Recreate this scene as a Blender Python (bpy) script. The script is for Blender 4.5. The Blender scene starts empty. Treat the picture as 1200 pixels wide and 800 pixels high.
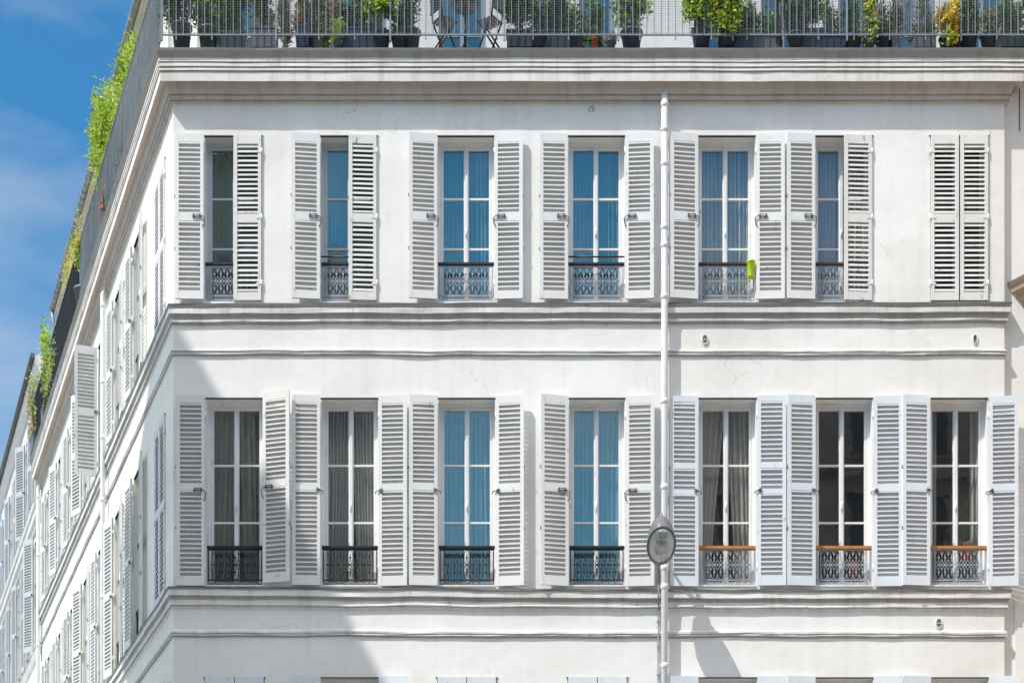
import bpy, math, random
from mathutils import Vector, Matrix, noise
random.seed(11)
S = 0.0115            # metres per unit used below
F = 2000.0            # viewing distance in the same unit
HZ = 1300.0           # eye level
EYE = 1.6
PI = math.pi
sc = bpy.context.scene
COL = sc.collection
TURN = math.atan2(2000.0, 798.0)      # exterior angle of the building's corner
D2 = -TURN

# ------------------------------------------------------------------ materials
def nt(name):
    m = bpy.data.materials.new(name); m.use_nodes = True
    t = m.node_tree; b = t.nodes['Principled BSDF']
    return m, t, b
def N(t, ty, **k):
    n = t.nodes.new(ty)
    for a, v in k.items(): setattr(n, a, v)
    return n
def ramp(t, src, p0, c0, p1, c1):
    r = N(t, 'ShaderNodeValToRGB'); e = r.color_ramp.elements
    e[0].position = p0; e[0].color = (*c0, 1); e[1].position = p1; e[1].color = (*c1, 1)
    t.links.new(src, r.inputs[0]); return r.outputs[0]
def noise_n(t, scale, detail=4, vec=None, rough=.6):
    n = N(t, 'ShaderNodeTexNoise'); n.inputs['Scale'].default_value = scale
    n.inputs['Detail'].default_value = detail; n.inputs['Roughness'].default_value = rough
    if vec is not None: t.links.new(vec, n.inputs['Vector'])
    return n.outputs['Fac']
def pos(t, scale=(1, 1, 1)):
    g = N(t, 'ShaderNodeNewGeometry'); mp = N(t, 'ShaderNodeMapping')
    mp.inputs['Scale'].default_value = scale
    t.links.new(g.outputs['Position'], mp.inputs['Vector']); return mp.outputs[0]
def mul(t, a, b, fac=1.0):
    m = N(t, 'ShaderNodeMix', data_type='RGBA', blend_type='MULTIPLY'); m.inputs[0].default_value = fac
    for s, i in ((a, 6), (b, 7)):
        if isinstance(s, tuple): m.inputs[i].default_value = (*s, 1)
        else: t.links.new(s, m.inputs[i])
    return m.outputs[2]
def plaster(name, base, dirt=.5, bump=.25, cracks=True):
    m, t, b = nt(name)
    big = ramp(t, noise_n(t, .55, 6, pos(t, (1, 1, 1.4))), .36, (.90, .89, .88), .60, (1, 1, 1))
    streak = ramp(t, noise_n(t, 1.0, 5, pos(t, (7, 7, .45))), .30, (1-.17*dirt, 1-.18*dirt, 1-.19*dirt), .52, (1, 1, 1))
    spots = ramp(t, noise_n(t, 9, 4, pos(t)), .24, (1-.30*dirt, 1-.31*dirt, 1-.33*dirt), .36, (1, 1, 1))
    pv = N(t, 'ShaderNodeTexVoronoi'); pv.inputs['Scale'].default_value = .55
    pn = N(t, 'ShaderNodeTexNoise'); pn.inputs['Scale'].default_value = 2.0; pn.inputs['Detail'].default_value = 5; t.links.new(pos(t), pn.inputs['Vector'])
    pa = N(t, 'ShaderNodeVectorMath', operation='ADD'); t.links.new(pos(t, (1, 1, 1.6)), pa.inputs[0]); t.links.new(pn.outputs['Color'], pa.inputs[1]); t.links.new(pa.outputs[0], pv.inputs['Vector'])
    sx = N(t, 'ShaderNodeSeparateColor'); t.links.new(pv.outputs['Color'], sx.inputs[0])
    patch = ramp(t, sx.outputs[0], .15, (.96, .955, .945), .8, (1, 1, 1))
    c = mul(t, mul(t, base, big), patch); c = mul(t, c, streak); c = mul(t, c, spots)
    if cracks:
        v = N(t, 'ShaderNodeTexVoronoi', feature='DISTANCE_TO_EDGE'); v.inputs['Scale'].default_value = .8
        wp = N(t, 'ShaderNodeVectorMath', operation='ADD')
        nn = N(t, 'ShaderNodeTexNoise'); nn.inputs['Scale'].default_value = 3.5; nn.inputs['Detail'].default_value = 6
        t.links.new(pos(t), nn.inputs['Vector'])
        sc_ = N(t, 'ShaderNodeVectorMath', operation='SCALE'); sc_.inputs['Scale'].default_value = .55
        t.links.new(nn.outputs['Color'], sc_.inputs[0]); t.links.new(pos(t), wp.inputs[0]); t.links.new(sc_.outputs[0], wp.inputs[1])
        t.links.new(wp.outputs[0], v.inputs['Vector'])
        line = ramp(t, v.outputs['Distance'], .0015, (.6, .58, .56), .0045, (1, 1, 1))
        mask = ramp(t, noise_n(t, .5, 2, pos(t, (1, 1, 1))), .56, (0, 0, 0), .62, (1, 1, 1))
        mx = N(t, 'ShaderNodeMix', data_type='RGBA', blend_type='MULTIPLY')
        t.links.new(mask, mx.inputs[0]); t.links.new(c, mx.inputs[6]); t.links.new(line, mx.inputs[7]); c = mx.outputs[2]
    t.links.new(c, b.inputs['Base Color']); b.inputs['Roughness'].default_value = .85
    b.inputs['Specular IOR Level'].default_value = .25
    bp = N(t, 'ShaderNodeBump'); bp.inputs['Strength'].default_value = bump; bp.inputs['Distance'].default_value = .02
    n1 = noise_n(t, 6, 8, pos(t)); 
    t.links.new(n1, bp.inputs['Height']); t.links.new(bp.outputs[0], b.inputs['Normal'])
    return m
def paint(name, base, rough=.5, var=.05, dirt=.25):
    m, t, b = nt(name)
    oi = N(t, 'ShaderNodeObjectInfo')
    r = ramp(t, oi.outputs['Random'], 0, (1-var*1.6, 1-var*1.5, 1-var*1.3), 1, (1, 1, 1))
    spots = ramp(t, noise_n(t, 14, 5, pos(t, (1, 1, .5))), .25, (1-dirt*1.6, 1-dirt*1.75, 1-dirt*1.95), .37, (1, 1, 1))
    big = ramp(t, noise_n(t, 2.2, 4, pos(t)), .35, (.93, .93, .925), .62, (1, 1, 1))
    c = mul(t, mul(t, mul(t, base, r), spots), big)
    t.links.new(c, b.inputs['Base Color']); b.inputs['Roughness'].default_value = rough
    b.inputs['Specular IOR Level'].default_value = .35
    return m
def metal(name, base, rough=.5, met=.0, var=.3):
    m, t, b = nt(name)
    c = mul(t, base, ramp(t, noise_n(t, 7, 5, pos(t, (1, 1, .4))), .3, (1-var, 1-var, 1-var), .7, (1, 1, 1)))
    t.links.new(c, b.inputs['Base Color']); b.inputs['Roughness'].default_value = rough; b.inputs['Metallic'].default_value = met
    return m
def glass(name, refl, tint=(.9, .95, 1), trans=(.8, .84, .86), wav=.12):
    m, t, b = nt(name); t.nodes.remove(b); out = t.nodes['Material Output']
    g = N(t, 'ShaderNodeBsdfGlossy'); g.inputs['Roughness'].default_value = .02; g.inputs['Color'].default_value = (*tint, 1)
    tr = N(t, 'ShaderNodeBsdfTransparent'); tr.inputs['Color'].default_value = (*trans, 1)
    bp = N(t, 'ShaderNodeBump'); bp.inputs['Strength'].default_value = wav; bp.inputs['Distance'].default_value = .02
    t.links.new(noise_n(t, 2.6, 2, pos(t)), bp.inputs['Height']); t.links.new(bp.outputs[0], g.inputs['Normal'])
    mx = N(t, 'ShaderNodeMixShader'); mx.inputs[0].default_value = refl
    t.links.new(tr.outputs[0], mx.inputs[1]); t.links.new(g.outputs[0], mx.inputs[2]); t.links.new(mx.outputs[0], out.inputs[0])
    return m
def cloth(name, base, transl=.35):
    m, t, b = nt(name); t.nodes.remove(b); out = t.nodes['Material Output']
    d = N(t, 'ShaderNodeBsdfDiffuse'); d.inputs[0].default_value = (*base, 1)
    tr = N(t, 'ShaderNodeBsdfTranslucent'); tr.inputs[0].default_value = (*base, 1)
    mx = N(t, 'ShaderNodeMixShader'); mx.inputs[0].default_value = transl
    t.links.new(d.outputs[0], mx.inputs[1]); t.links.new(tr.outputs[0], mx.inputs[2]); t.links.new(mx.outputs[0], out.inputs[0])
    return m
def leafm(name, c0, c1):
    m, t, b = nt(name); t.nodes.remove(b); out = t.nodes['Material Output']
    c = ramp(t, noise_n(t, 16, 2, pos(t)), .35, c0, .65, c1)
    d = N(t, 'ShaderNodeBsdfPrincipled'); d.inputs['Roughness'].default_value = .5
    tr = N(t, 'ShaderNodeBsdfTranslucent'); mx = N(t, 'ShaderNodeMixShader'); mx.inputs[0].default_value = .35
    t.links.new(c, d.inputs['Base Color']); t.links.new(c, tr.inputs[0])
    t.links.new(d.outputs[0], mx.inputs[1]); t.links.new(tr.outputs[0], mx.inputs[2]); t.links.new(mx.outputs[0], out.inputs[0])
    return m
def screenm(name, base, a):
    m, t, b = nt(name)
    b.inputs['Base Color'].default_value = (*base, 1); b.inputs['Roughness'].default_value = .8; b.inputs['Alpha'].default_value = a
    return m

MT = {}
MT['wall'] = plaster('white_plaster', (.925, .915, .905), dirt=.3)
MT['mould'] = plaster('moulding_plaster', (.86, .84, .815), dirt=1.2, cracks=False)
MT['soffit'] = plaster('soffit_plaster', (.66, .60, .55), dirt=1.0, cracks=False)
MT['mould_shade'] = plaster('moulding_shade_plaster', (.47, .455, .44), dirt=1.2, cracks=False)  # darker plaster: shade painted into moulding recesses and undersides
MT['cream'] = plaster('cream_plaster', (.88, .86, .79), dirt=.6)
MT['stone'] = plaster('tan_stone', (.62, .47, .33), dirt=.9)
MT['opp'] = plaster('opposite_stone', (.36, .33, .30), dirt=.8)
MT['room'] = paint('room_interior', (.085, .08, .078), .9)
MT['shut'] = paint('shutter_paint', (.88, .88, .88))
MT['shut_blue'] = paint('cool_shutter_paint', (.81, .85, .92))
MT['shut_cream'] = paint('aged_shutter_paint', (.84, .83, .80), dirt=.35)
MT['slat_shade'] = paint('shaded_slat_underside', (.50, .50, .50), dirt=.3)  # greyer paint puts the shade between louvres into the slat undersides
MT['shut_grey'] = paint('grey_shutter_paint', (.56, .58, .61))
MT['wing'] = plaster('warm_white_plaster', (.92, .905, .85), dirt=.3, cracks=False)
MT['attic'] = plaster('attic_plaster', (.66, .67, .69), dirt=.4, cracks=False)
MT['wood'] = paint('window_paint', (.87, .87, .88), .4, .03)
MT['wood_grey'] = paint('grey_window_paint', (.62, .65, .69), .45, .03)
MT['zinc'] = metal('zinc_flashing', (.16, .155, .15), .6)
MT['zinc_roof'] = metal('zinc_roof', (.34, .36, .38), .5)
MT['iron'] = metal('black_iron', (.025, .027, .032), .45)
MT['iron_grey'] = metal('grey_painted_iron', (.40, .44, .50), .5)
MT['rail_grey'] = metal('railing_paint', (.26, .30, .34), .5)
MT['rail_green'] = metal('green_railing_paint', (.13, .18, .18), .5)
MT['brown'] = metal('brown_handrail', (.09, .035, .03), .45)
MT['orange'] = metal('varnished_handrail', (.62, .26, .07), .4)
MT['steel'] = metal('latch_steel', (.10, .10, .10), .5)
MT['pipe'] = paint('pipe_paint', (.86, .86, .87), .45)
MT['glass_blue'] = glass('window_glass_blue', .33, (.66, .82, .78), (.56, .74, .76))
MT['glass_mid'] = glass('window_glass_mid', .22, (.88, .93, .88), (.84, .86, .84))
MT['glass_dark'] = glass('window_glass_dark', .2, (.95, .92, .88), (.86, .84, .80), wav=.04)
MT['curt'] = cloth('white_curtain', (.85, .85, .85))
MT['curt_d'] = cloth('grey_curtain', (.5, .5, .5))
MT['screen'] = screenm('mesh_screen', (.36, .42, .44), .26)
MT['darkscreen'] = screenm('dark_screen', (.10, .11, .11), .28)
MT['lamp'] = metal('lamp_paint', (.17, .17, .19), .35)
MT['lime'] = paint('lime_plastic', (.55, .75, .03), .35, 0)
MT['teal'] = metal('dark_teal_pot', (.04, .065, .075), .45)
MT['navy'] = metal('dark_blue_pot', (.045, .06, .11), .4)
MT['terra'] = metal('terracotta', (.50, .14, .07), .8)
MT['gpot'] = metal('grey_planter', (.15, .17, .20), .6)
MT['twig'] = metal('twig_bark', (.16, .12, .08), .9)
MT['pale'] = metal('pale_bark', (.48, .45, .40), .9)
MT['g1'] = leafm('leaf_dark', (.02, .05, .012), (.06, .12, .03))
MT['g2'] = leafm('leaf_mid', (.09, .20, .03), (.22, .38, .05))
MT['g3'] = leafm('leaf_light', (.34, .52, .05), (.55, .68, .12))
MT['g4'] = leafm('leaf_lime', (.30, .44, .04), (.50, .60, .08))
MT['ol'] = leafm('leaf_olive', (.14, .19, .11), (.30, .36, .22))
MT['yel'] = leafm('leaf_yellow', (.70, .52, .06), (.80, .66, .14))
MT['ora'] = leafm('leaf_orange', (.60, .24, .07), (.75, .38, .14))
MT['pink'] = leafm('petal_pink', (.75, .30, .36), (.80, .45, .50))
MT['red'] = leafm('petal_red', (.70, .03, .04), (.8, .06, .06))
MT['dry'] = leafm('leaf_dry', (.34, .28, .22), (.52, .46, .40))
MT['pave'] = plaster('paving', (.27, .26, .25), dirt=.8, cracks=False)
MT['asph'] = plaster('asphalt', (.06, .06, .062), dirt=.5, cracks=False)
MT['blue_door'] = paint('blue_grey_door', (.24, .29, .36), .4)

# ------------------------------------------------------------------ mesh helper (coords: x right, y inwards, z up, in units)
class MB:
    def __init__(s): s.v = []; s.f = []; s.m = []; s.smooth = set()
    def quad(s, a, b, c, d, mi=0):
        i = len(s.v); s.v += [a, b, c, d]; s.f.append((i, i+1, i+2, i+3)); s.m.append(mi)
    def box(s, x0, x1, y0, y1, z0, z1, mi=0):
        if x0 > x1: x0, x1 = x1, x0
        if y0 > y1: y0, y1 = y1, y0
        if z0 > z1: z0, z1 = z1, z0
        i = len(s.v)
        s.v += [(x0,y0,z0),(x1,y0,z0),(x1,y1,z0),(x0,y1,z0),(x0,y0,z1),(x1,y0,z1),(x1,y1,z1),(x0,y1,z1)]
        for f in ((0,3,2,1),(4,5,6,7),(0,1,5,4),(1,2,6,5),(2,3,7,6),(3,0,4,7)):
            s.f.append(tuple(i+k for k in f)); s.m.append(mi)
    def rbar(s, a, b, w, d=None, mi=0):
        """square-section bar from a to b"""
        d = d or w
        a = Vector(a); b = Vector(b); t = (b-a)
        if t.length < 1e-6: return
        t.normalize(); up = Vector((0, 1, 0)) if abs(t.y) < .9 else Vector((0, 0, 1))
        u = t.cross(up).normalized(); w2 = t.cross(u).normalized()
        i = len(s.v)
        for p in (a, b):
            for q in ((-1,-1),(1,-1),(1,1),(-1,1)):
                s.v.append(tuple(p + u*q[0]*w/2 + w2*q[1]*d/2))
        for f in ((0,1,2,3),(7,6,5,4),(0,4,5,1),(1,5,6,2),(2,6,7,3),(3,7,4,0)):
            s.f.append(tuple(i+k for k in f)); s.m.append(mi)
    def poly(s, pts, w, d=None, mi=0):
        for a, b in zip(pts[:-1], pts[1:]): s.rbar(a, b, w, d, mi)
    def tube(s, pts, radii, n=12, mi=0, cap=True):
        pts = [Vector(p) for p in pts]
        if not isinstance(radii, (list, tuple)): radii = [radii]*len(pts)
        rings = []; prev = None
        for k, p in enumerate(pts):
            t = (pts[min(k+1, len(pts)-1)] - pts[max(k-1, 0)])
            if t.length < 1e-6: t = Vector((0, 0, 1))
            t.normalize()
            if prev is None:
                u = t.cross(Vector((0, 1, 0)) if abs(t.y) < .9 else Vector((1, 0, 0))).normalized()
            else:
                u = (prev - t*prev.dot(t)).normalized()
            prev = u; w = t.cross(u); base = len(s.v)
            for j in range(n):
                a = 2*PI*j/n
                s.v.append(tuple(p + (u*math.cos(a) + w*math.sin(a))*radii[k]))
            rings.append(base)
        for r0, r1 in zip(rings[:-1], rings[1:]):
            for j in range(n):
                s.smooth.add(len(s.f)); s.f.append((r0+j, r0+(j+1)%n, r1+(j+1)%n, r1+j)); s.m.append(mi)
        if cap:
            s.f.append(tuple(rings[0]+j for j in reversed(range(n)))); s.m.append(mi)
            s.f.append(tuple(rings[-1]+j for j in range(n))); s.m.append(mi)
    def lathe(s, prof, c=(0,0,0), n=20, mi=0, sx=1, sy=1):
        """prof: (r, z)"""
        base = len(s.v)
        for r, z in prof:
            for j in range(n):
                a = 2*PI*j/n
                s.v.append((c[0]+r*math.cos(a)*sx, c[1]+r*math.sin(a)*sy, c[2]+z))
        for k in range(len(prof)-1):
            for j in range(n):
                s.smooth.add(len(s.f))
                s.f.append((base+k*n+j, base+k*n+(j+1)%n, base+(k+1)*n+(j+1)%n, base+(k+1)*n+j)); s.m.append(mi)
    def mesh(s, name, mats):
        me = bpy.data.meshes.new(name)
        me.from_pydata([tuple(c*S for c in v) for v in s.v], [], s.f)
        for m in (mats if isinstance(mats, (list, tuple)) else [mats]): me.materials.append(MT[m])
        me.polygons.foreach_set('material_index', s.m)
        me.polygons.foreach_set('use_smooth', [i in s.smooth for i in range(len(s.f))])
        me.update(); return me

class Frame:
    """a facade's frame: local (x,y,z) units -> world"""
    def __init__(s, ox, oy, rz): s.o = Vector((ox*S, oy*S, EYE)); s.rz = rz
    def world(s, x=0, y=0, z=0):
        c, n = math.cos(s.rz), math.sin(s.rz)
        return s.o + Vector(((x*c-y*n)*S, (x*n+y*c)*S, z*S))
FR = Frame(0, 0, 0)                       # front facade: x = px-600, z = 1300-py
WG = Frame(203-600, 0, D2)                # wing: x = -s
Y = lambda py: HZ - py
X = lambda px: px - 600
def real(p, ya): return HZ - (HZ-ya)*(1-p/F)       # photo row of a point p in front of the facade -> height on the facade

def empty(name, loc, label=None, cat=None, group=None, rz=0):
    o = bpy.data.objects.new(name, None); COL.objects.link(o); o.location = loc; o.rotation_euler = (0, 0, rz)
    o.empty_display_size = .2
    if label: o['label'] = label
    if cat: o['category'] = cat
    if group: o['group'] = group
    return o
def put(name, me, frame=None, at=(0,0,0), rz=0, parent=None, sub=None):
    """link mesh; frame+at = place in a facade frame; parent must be an unrotated Empty; sub: parent is a mesh part"""
    o = bpy.data.objects.new(name, me); COL.objects.link(o)
    if sub is not None:
        o.parent = sub; return o
    if frame is not None:
        o.location = frame.world(*at); o.rotation_euler = (0, 0, frame.rz+rz)
    if parent is not None:
        o.parent = parent; o.location = o.location - parent.location
    return o
def tag(o, label, cat, group=None, kind=None):
    if label: o['label'] = label
    if cat: o['category'] = cat
    if group: o['group'] = group
    if kind: o['kind'] = kind
    return o

# ------------------------------------------------------------------ walls
def wall_mesh(x0, x1, zt, zb, ops, depth=14, mats=('wall', 'room', 'zinc'), roomd=110, head=True):
    """ops: (x0,x1,ztop,zbot) in local units"""
    m = MB()
    xs = sorted(set([x0, x1] + [o[0] for o in ops] + [o[1] for o in ops]))
    zs = sorted(set([zb, zt] + [o[2] for o in ops] + [o[3] for o in ops]))
    for a, b in zip(xs[:-1], xs[1:]):
        for c, d in zip(zs[:-1], zs[1:]):
            mx, mz = (a+b)/2, (c+d)/2
            if any(o[0] < mx < o[1] and o[3] < mz < o[2] for o in ops): continue
            m.quad((a,0,c), (b,0,c), (b,0,d), (a,0,d))
    for a, b, t, bt in ops:
        D = depth+6
        m.quad((a,0,t),(b,0,t),(b,D,t),(a,D,t)); m.quad((a,0,bt),(a,D,bt),(b,D,bt),(b,0,bt))
        m.quad((a,0,bt),(a,0,t),(a,D,t),(a,D,bt)); m.quad((b,0,bt),(b,D,bt),(b,D,t),(b,0,t))
        e = 12; R = D+roomd
        A, B, T, Q = a-e, b+e, t+6, bt-6
        m.quad((A,R,Q),(B,R,Q),(B,R,T),(A,R,T),1)
        m.quad((A,D,T),(B,D,T),(B,R,T),(A,R,T),1); m.quad((A,D,Q),(A,R,Q),(B,R,Q),(B,D,Q),1)
        m.quad((A,D,Q),(A,D,T),(A,R,T),(A,R,Q),1); m.quad((B,D,Q),(B,R,Q),(B,R,T),(B,D,T),1)
        m.quad((A,D,Q),(a,D,Q),(a,D,T),(A,D,T),1); m.quad((b,D,Q),(B,D,Q),(B,D,T),(b,D,T),1)
        if head: m.box(a-1.5, b+1.5, -1.1, 2, t, t+1.0, 2)  # dark strip along the head, coloured in for its thin shadow line
    return m.mesh('wall', list(mats))

def band(name, prof, path, mats, parent, frame=FR, jit=.5, capends=True, tilt=None, seed=0):
    """sweep a profile [(p, z, mat)] along a horizontal path [(x,y,(nx,ny))] in world units of FR with mitred normals"""
    m = MB(); rows = []
    for k, (x, y, nx, ny, t) in enumerate(path):
        row = []
        for j, pr in enumerate(prof):
            p, z = pr[0], pr[1]
            dz = (tilt(t) if tilt else 0) + jit*(noise.noise(Vector((t*.011, seed, 0)))*1.6 + .5*noise.noise(Vector((t*.05, seed+5, j*.7))))
            dp = jit*.7*noise.noise(Vector((t*.03, seed+9, j*.9))) if p > 0 else 0
            q = p + dp
            row.append((x+nx*q, y+ny*q, z+dz))
        rows.append(row)
    n = len(prof); base = 0
    for row in rows: m.v += row
    for k in range(len(rows)-1):
        for j in range(n-1):
            a = k*n+j
            m.f.append((a, a+n, a+n+1, a+1)); m.m.append(prof[j][2] if len(prof[j]) > 2 else 0)
    if capends:
        m.f.append(tuple(range(n))); m.m.append(0)
        m.f.append(tuple(reversed(range((len(rows)-1)*n, len(rows)*n)))); m.m.append(0)
    return put(name, m.mesh(name, mats), frame, parent=parent)

cT, sT = math.cos(TURN), math.sin(TURN)
wd = (-cT, sT)                     # wing direction
nf = (0, -1); nw = (-sT, -cT)      # outward normals (world xy)
def path_cw(xr, send, step=12, xl=203, xret=None):
    """from the right end of the front to the far end of the wing, mitred at the corner"""
    out = []
    n = max(2, int((xr-xl)/step))
    if xret is not None:                                   # square return at the right end
        out.append((X(xr), xret, 1, 0, xr+.01)); 
        out.append((X(xr), 0, 1, -1, xr))
    for i in range(n):
        x = xr-(xr-xl)*i/n
        if xret is not None and i == 0: continue
        out.append((X(x), 0, 0, -1, x))
    mt = math.tan(TURN/2)
    out.append((X(xl), 0, -mt, -1, xl))
    n2 = max(2, int(send/step/1.5))
    for i in range(1, n2+1):
        s_ = send*i/n2
        out.append((X(xl)+wd[0]*s_, wd[1]*s_, nw[0], nw[1], xl-s_))
    return out

# ------------------------------------------------------------------ shutters
def shutter_mesh(w, h, rails, mat, mirror, seed):
    """hinge at x=0, leaf to +x (or -x if mirror), bottom z=0; closed face at y=0..3; rails = list of (z0,z1) of solid rails"""
    r = random.Random(seed); m = MB(); sg = -1 if mirror else 1
    st = 4.3
    def bx(x0, x1, y0, y1, z0, z1): m.box(sg*x0, sg*x1, y0, y1, z0, z1)
    bx(.4, st, 0, 3, 0, h); bx(w-st, w, 0, 3, 0, h)
    for a, b in rails: bx(st, w-st, .25, 2.8, a, b)
    rs = sorted(rails)
    for (a, b), (c, d) in zip(rs[:-1], rs[1:]):
        n = max(1, round((c-b)/5.65)); sp = (c-b)/n
        for k in range(n):
            z = b+sp*(k+.5); tl = r.uniform(-.22, .22)
            if r.random() < .04: tl += r.uniform(-1.0, .8)
            y0, y1 = .3, 2.9; dz = 1.3+tl; th = .82
            # outer (y0) edge low, inner (y1) edge high
            a0 = sg*(st-.2); a1 = sg*(w-st+.2); i = len(m.v)
            prof = [(y0, z-dz-.75), (y0, z-dz+.75), (y1, z+dz+th), (y1, z+dz-th)]
            for xx in (a0, a1):
                for (yy, zz) in prof: m.v.append((xx, yy, zz))
            for q in range(4):
                q2 = (q+1) % 4
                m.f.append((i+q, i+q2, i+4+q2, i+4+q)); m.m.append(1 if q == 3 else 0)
    for q in (.3, .62): m.tube([(sg*(w-.2), 2.0, h*q-2.5), (sg*(w+.9), 3.6, h*q), (sg*(w-.2), 2.0, h*q+2.5)], .45, 5, mi=2)
    for z in (h*.1, h*.5, h*.9):                                     # hinge knuckles
        m.tube([(0, .4, z-4), (0, .4, z+4)], .9, 8); bx(.2, 6, -.35, 0, z-1.2, z+1.2)
    return m.mesh('shutter', [mat, 'slat_shade', 'steel'])
_latch = {}
def latch_mesh(w, h, mirror, zf, kind, mat='steel'):
    key = (w, h, mirror, zf, kind, mat)
    if key in _latch: return _latch[key]
    m = MB(); sg = -1 if mirror else 1; z = h*zf
    y = 3.7
    if kind == 'bar':
        m.tube([(sg*13.5, y, z-.4), (sg*6, y+.6, z), (sg*1.5, y+.9, z+.3), (sg*-1.2, y+.3, z-2.5), (sg*-.2, y, z-9), (sg*1.6, y, z-12)], .55, 6)
        m.tube([(sg*13, y, z+1.8), (sg*4, y+.7, z+2.2)], .5, 6)
        for q in (12, 4.5): m.box(sg*(q-.8), sg*(q+.8), 2.8, 4.4, z-1.6, z+2.6)
    else:
        m.tube([(sg*4.4, y, z+2.2), (sg*.6, y+.5, z), (sg*4.4, y, z-2.2), (sg*4.4, y, z+2.2)], .8, 6)
        m.tube([(sg*.6, y+.3, z), (sg*-2.6, y+.3, z-1), (sg*-3.2, y, z-4)], .6, 6)
    _latch[key] = m.mesh('latch', [mat]); return _latch[key]
U_R = [(0, 9.5), (91, 101), (183, 193)]
L_R = [(0, 11.5), (111, 119.5), (213, 222)]
L_R3 = [(0, 12), (107, 113), (137, 144), (215, 222)]
_sh = {}
def shutter(frame, side, xh, zbot, w, row, angle, mat, parent, latch=None, seed=0, lift=0, lmat='steel'):
    """side 'L' leaf hinged at the left jamb, 'R' at the right jamb; angle 0 closed .. 180 folded on the wall"""
    h = 193 if row == 'U' else 222
    if angle > 100 and frame is FR:
        w = 33.5; xh += -.5 if side == 'L' else .5
    rails = {'U': U_R, 'L': L_R, 'M': L_R3}[row]
    key = (w, row, mat, side, seed % 3)
    if key not in _sh: _sh[key] = shutter_mesh(w, h, rails, mat, side == 'R', seed % 3)
    a = math.radians(angle) * (-1 if side == 'L' else 1)
    o = put('shutter', _sh[key], frame, (xh, -2.2, zbot+lift), a, parent)
    if latch: put('latch', latch_mesh(w, h, side == 'R', .5 if row != 'U' else .497, latch, lmat), sub=o)
    return o

# ------------------------------------------------------------------ windows
_wm = {}
def window(frame, x0, x1, zt, zb, bars, gmat, fmat, parent, depth=14, trickle=False, cen=3.6):
    key = (round(x1-x0, 1), round(zt-zb, 1), tuple(bars), fmat, trickle, depth)
    if key not in _wm:
        m = MB(); w = x1-x0; h = zt-zb; y0 = depth; y1 = depth+5
        m.box(0, 3.2, y0, y1, 0, h); m.box(w-3.2, w, y0, y1, 0, h); m.box(3.2, w-3.2, y0, y1, h-4.5, h); m.box(3.2, w-3.2, y0-1, y1, 0, 5)
        ya, yb = y0+.8, y0+4.2
        for a, b in ((3.4, w/2-.15), (w/2+.15, w-3.4)):
            m.box(a, a+2.8, ya, yb, 5.2, h-4.7); m.box(b-2.8, b, ya, yb, 5.2, h-4.7)
            m.box(a+2.8, b-2.8, ya, yb, h-8, h-4.7); m.box(a+2.8, b-2.8, ya, yb, 5.2, 10)
            for z in bars: m.box(a+2.8, b-2.8, ya+.2, yb-.2, z-1.1, z+1.1)
        m.box(w/2-1.6, w/2+1.6, y0-.9, ya, 6, h-5)                        # cover strip
        m.tube([(w/2, y0-1.6, h*.42), (w/2, y0-1.6, h*.47)], .8, 6)
        if trickle: m.box(8, 24, y0-.9, y0+.1, h-3.4, h-1.6)
        _wm[key] = m.mesh('window', [fmat])
    me = _wm[key]; w = x1-x0; h = zt-zb; y0 = depth
    o = put('window', me, frame, (x0, 0, zb), 0, parent)
    g = MB()
    for a, b in ((6.2, w/2-2.95), (w/2+2.95, w-6.2)):
        tl = random.uniform(-.45, .45); tv = random.uniform(-1.0, .6)
        g.quad((a, y0+2.5+max(tv, 0), 10), (b, y0+2.5+tl+max(tv, 0), 10), (b, y0+2.5+tl-min(tv, 0), h-8), (a, y0+2.5-min(tv, 0), h-8))
    put('glass', g.mesh('glass', [gmat]), sub=o)
    return o
def curtain(frame, x0, x1, zt, zb, y, label, mat='curt', drape=0, pleats=7, seed=0, group='curtains behind the windows'):
    m = MB(); r = random.Random(seed); nx, nz = 60, 14; ph = r.uniform(0, 6); k1 = pleats*2*PI
    for j in range(nz+1):
        v = j/nz; z = zb+(zt-zb)*v
        for i in range(nx+1):
            u = i/nx
            pinch = drape*(1-v)**1.0*(1-abs(2*v-1)*.0)
            x = x0+(x1-x0)*(u if drape == 0 else (u*(1-pinch) if drape > 0 else 1-(1-u)*(1+pinch)))
            am = .45+1.5*abs(noise.noise(Vector((u*2.6+seed*3.1, v*1.1, seed)))); yy = y + am*(3.4*math.sin(k1*u+ph+2.2*noise.noise(Vector((u*2.2+seed, v*.8, 3)))) + 1.5*math.sin(2.3*k1*u+1.5*v+ph))
            m.v.append((x, yy, z))
    for j in range(nz):
        for i in range(nx):
            a = j*(nx+1)+i; m.smooth.add(len(m.f)); m.f.append((a, a+1, a+nx+2, a+nx+1)); m.m.append(0)
    o = put('curtain', m.mesh('curtain', [mat]), frame)
    return tag(o, label, 'curtain', group)

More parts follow.
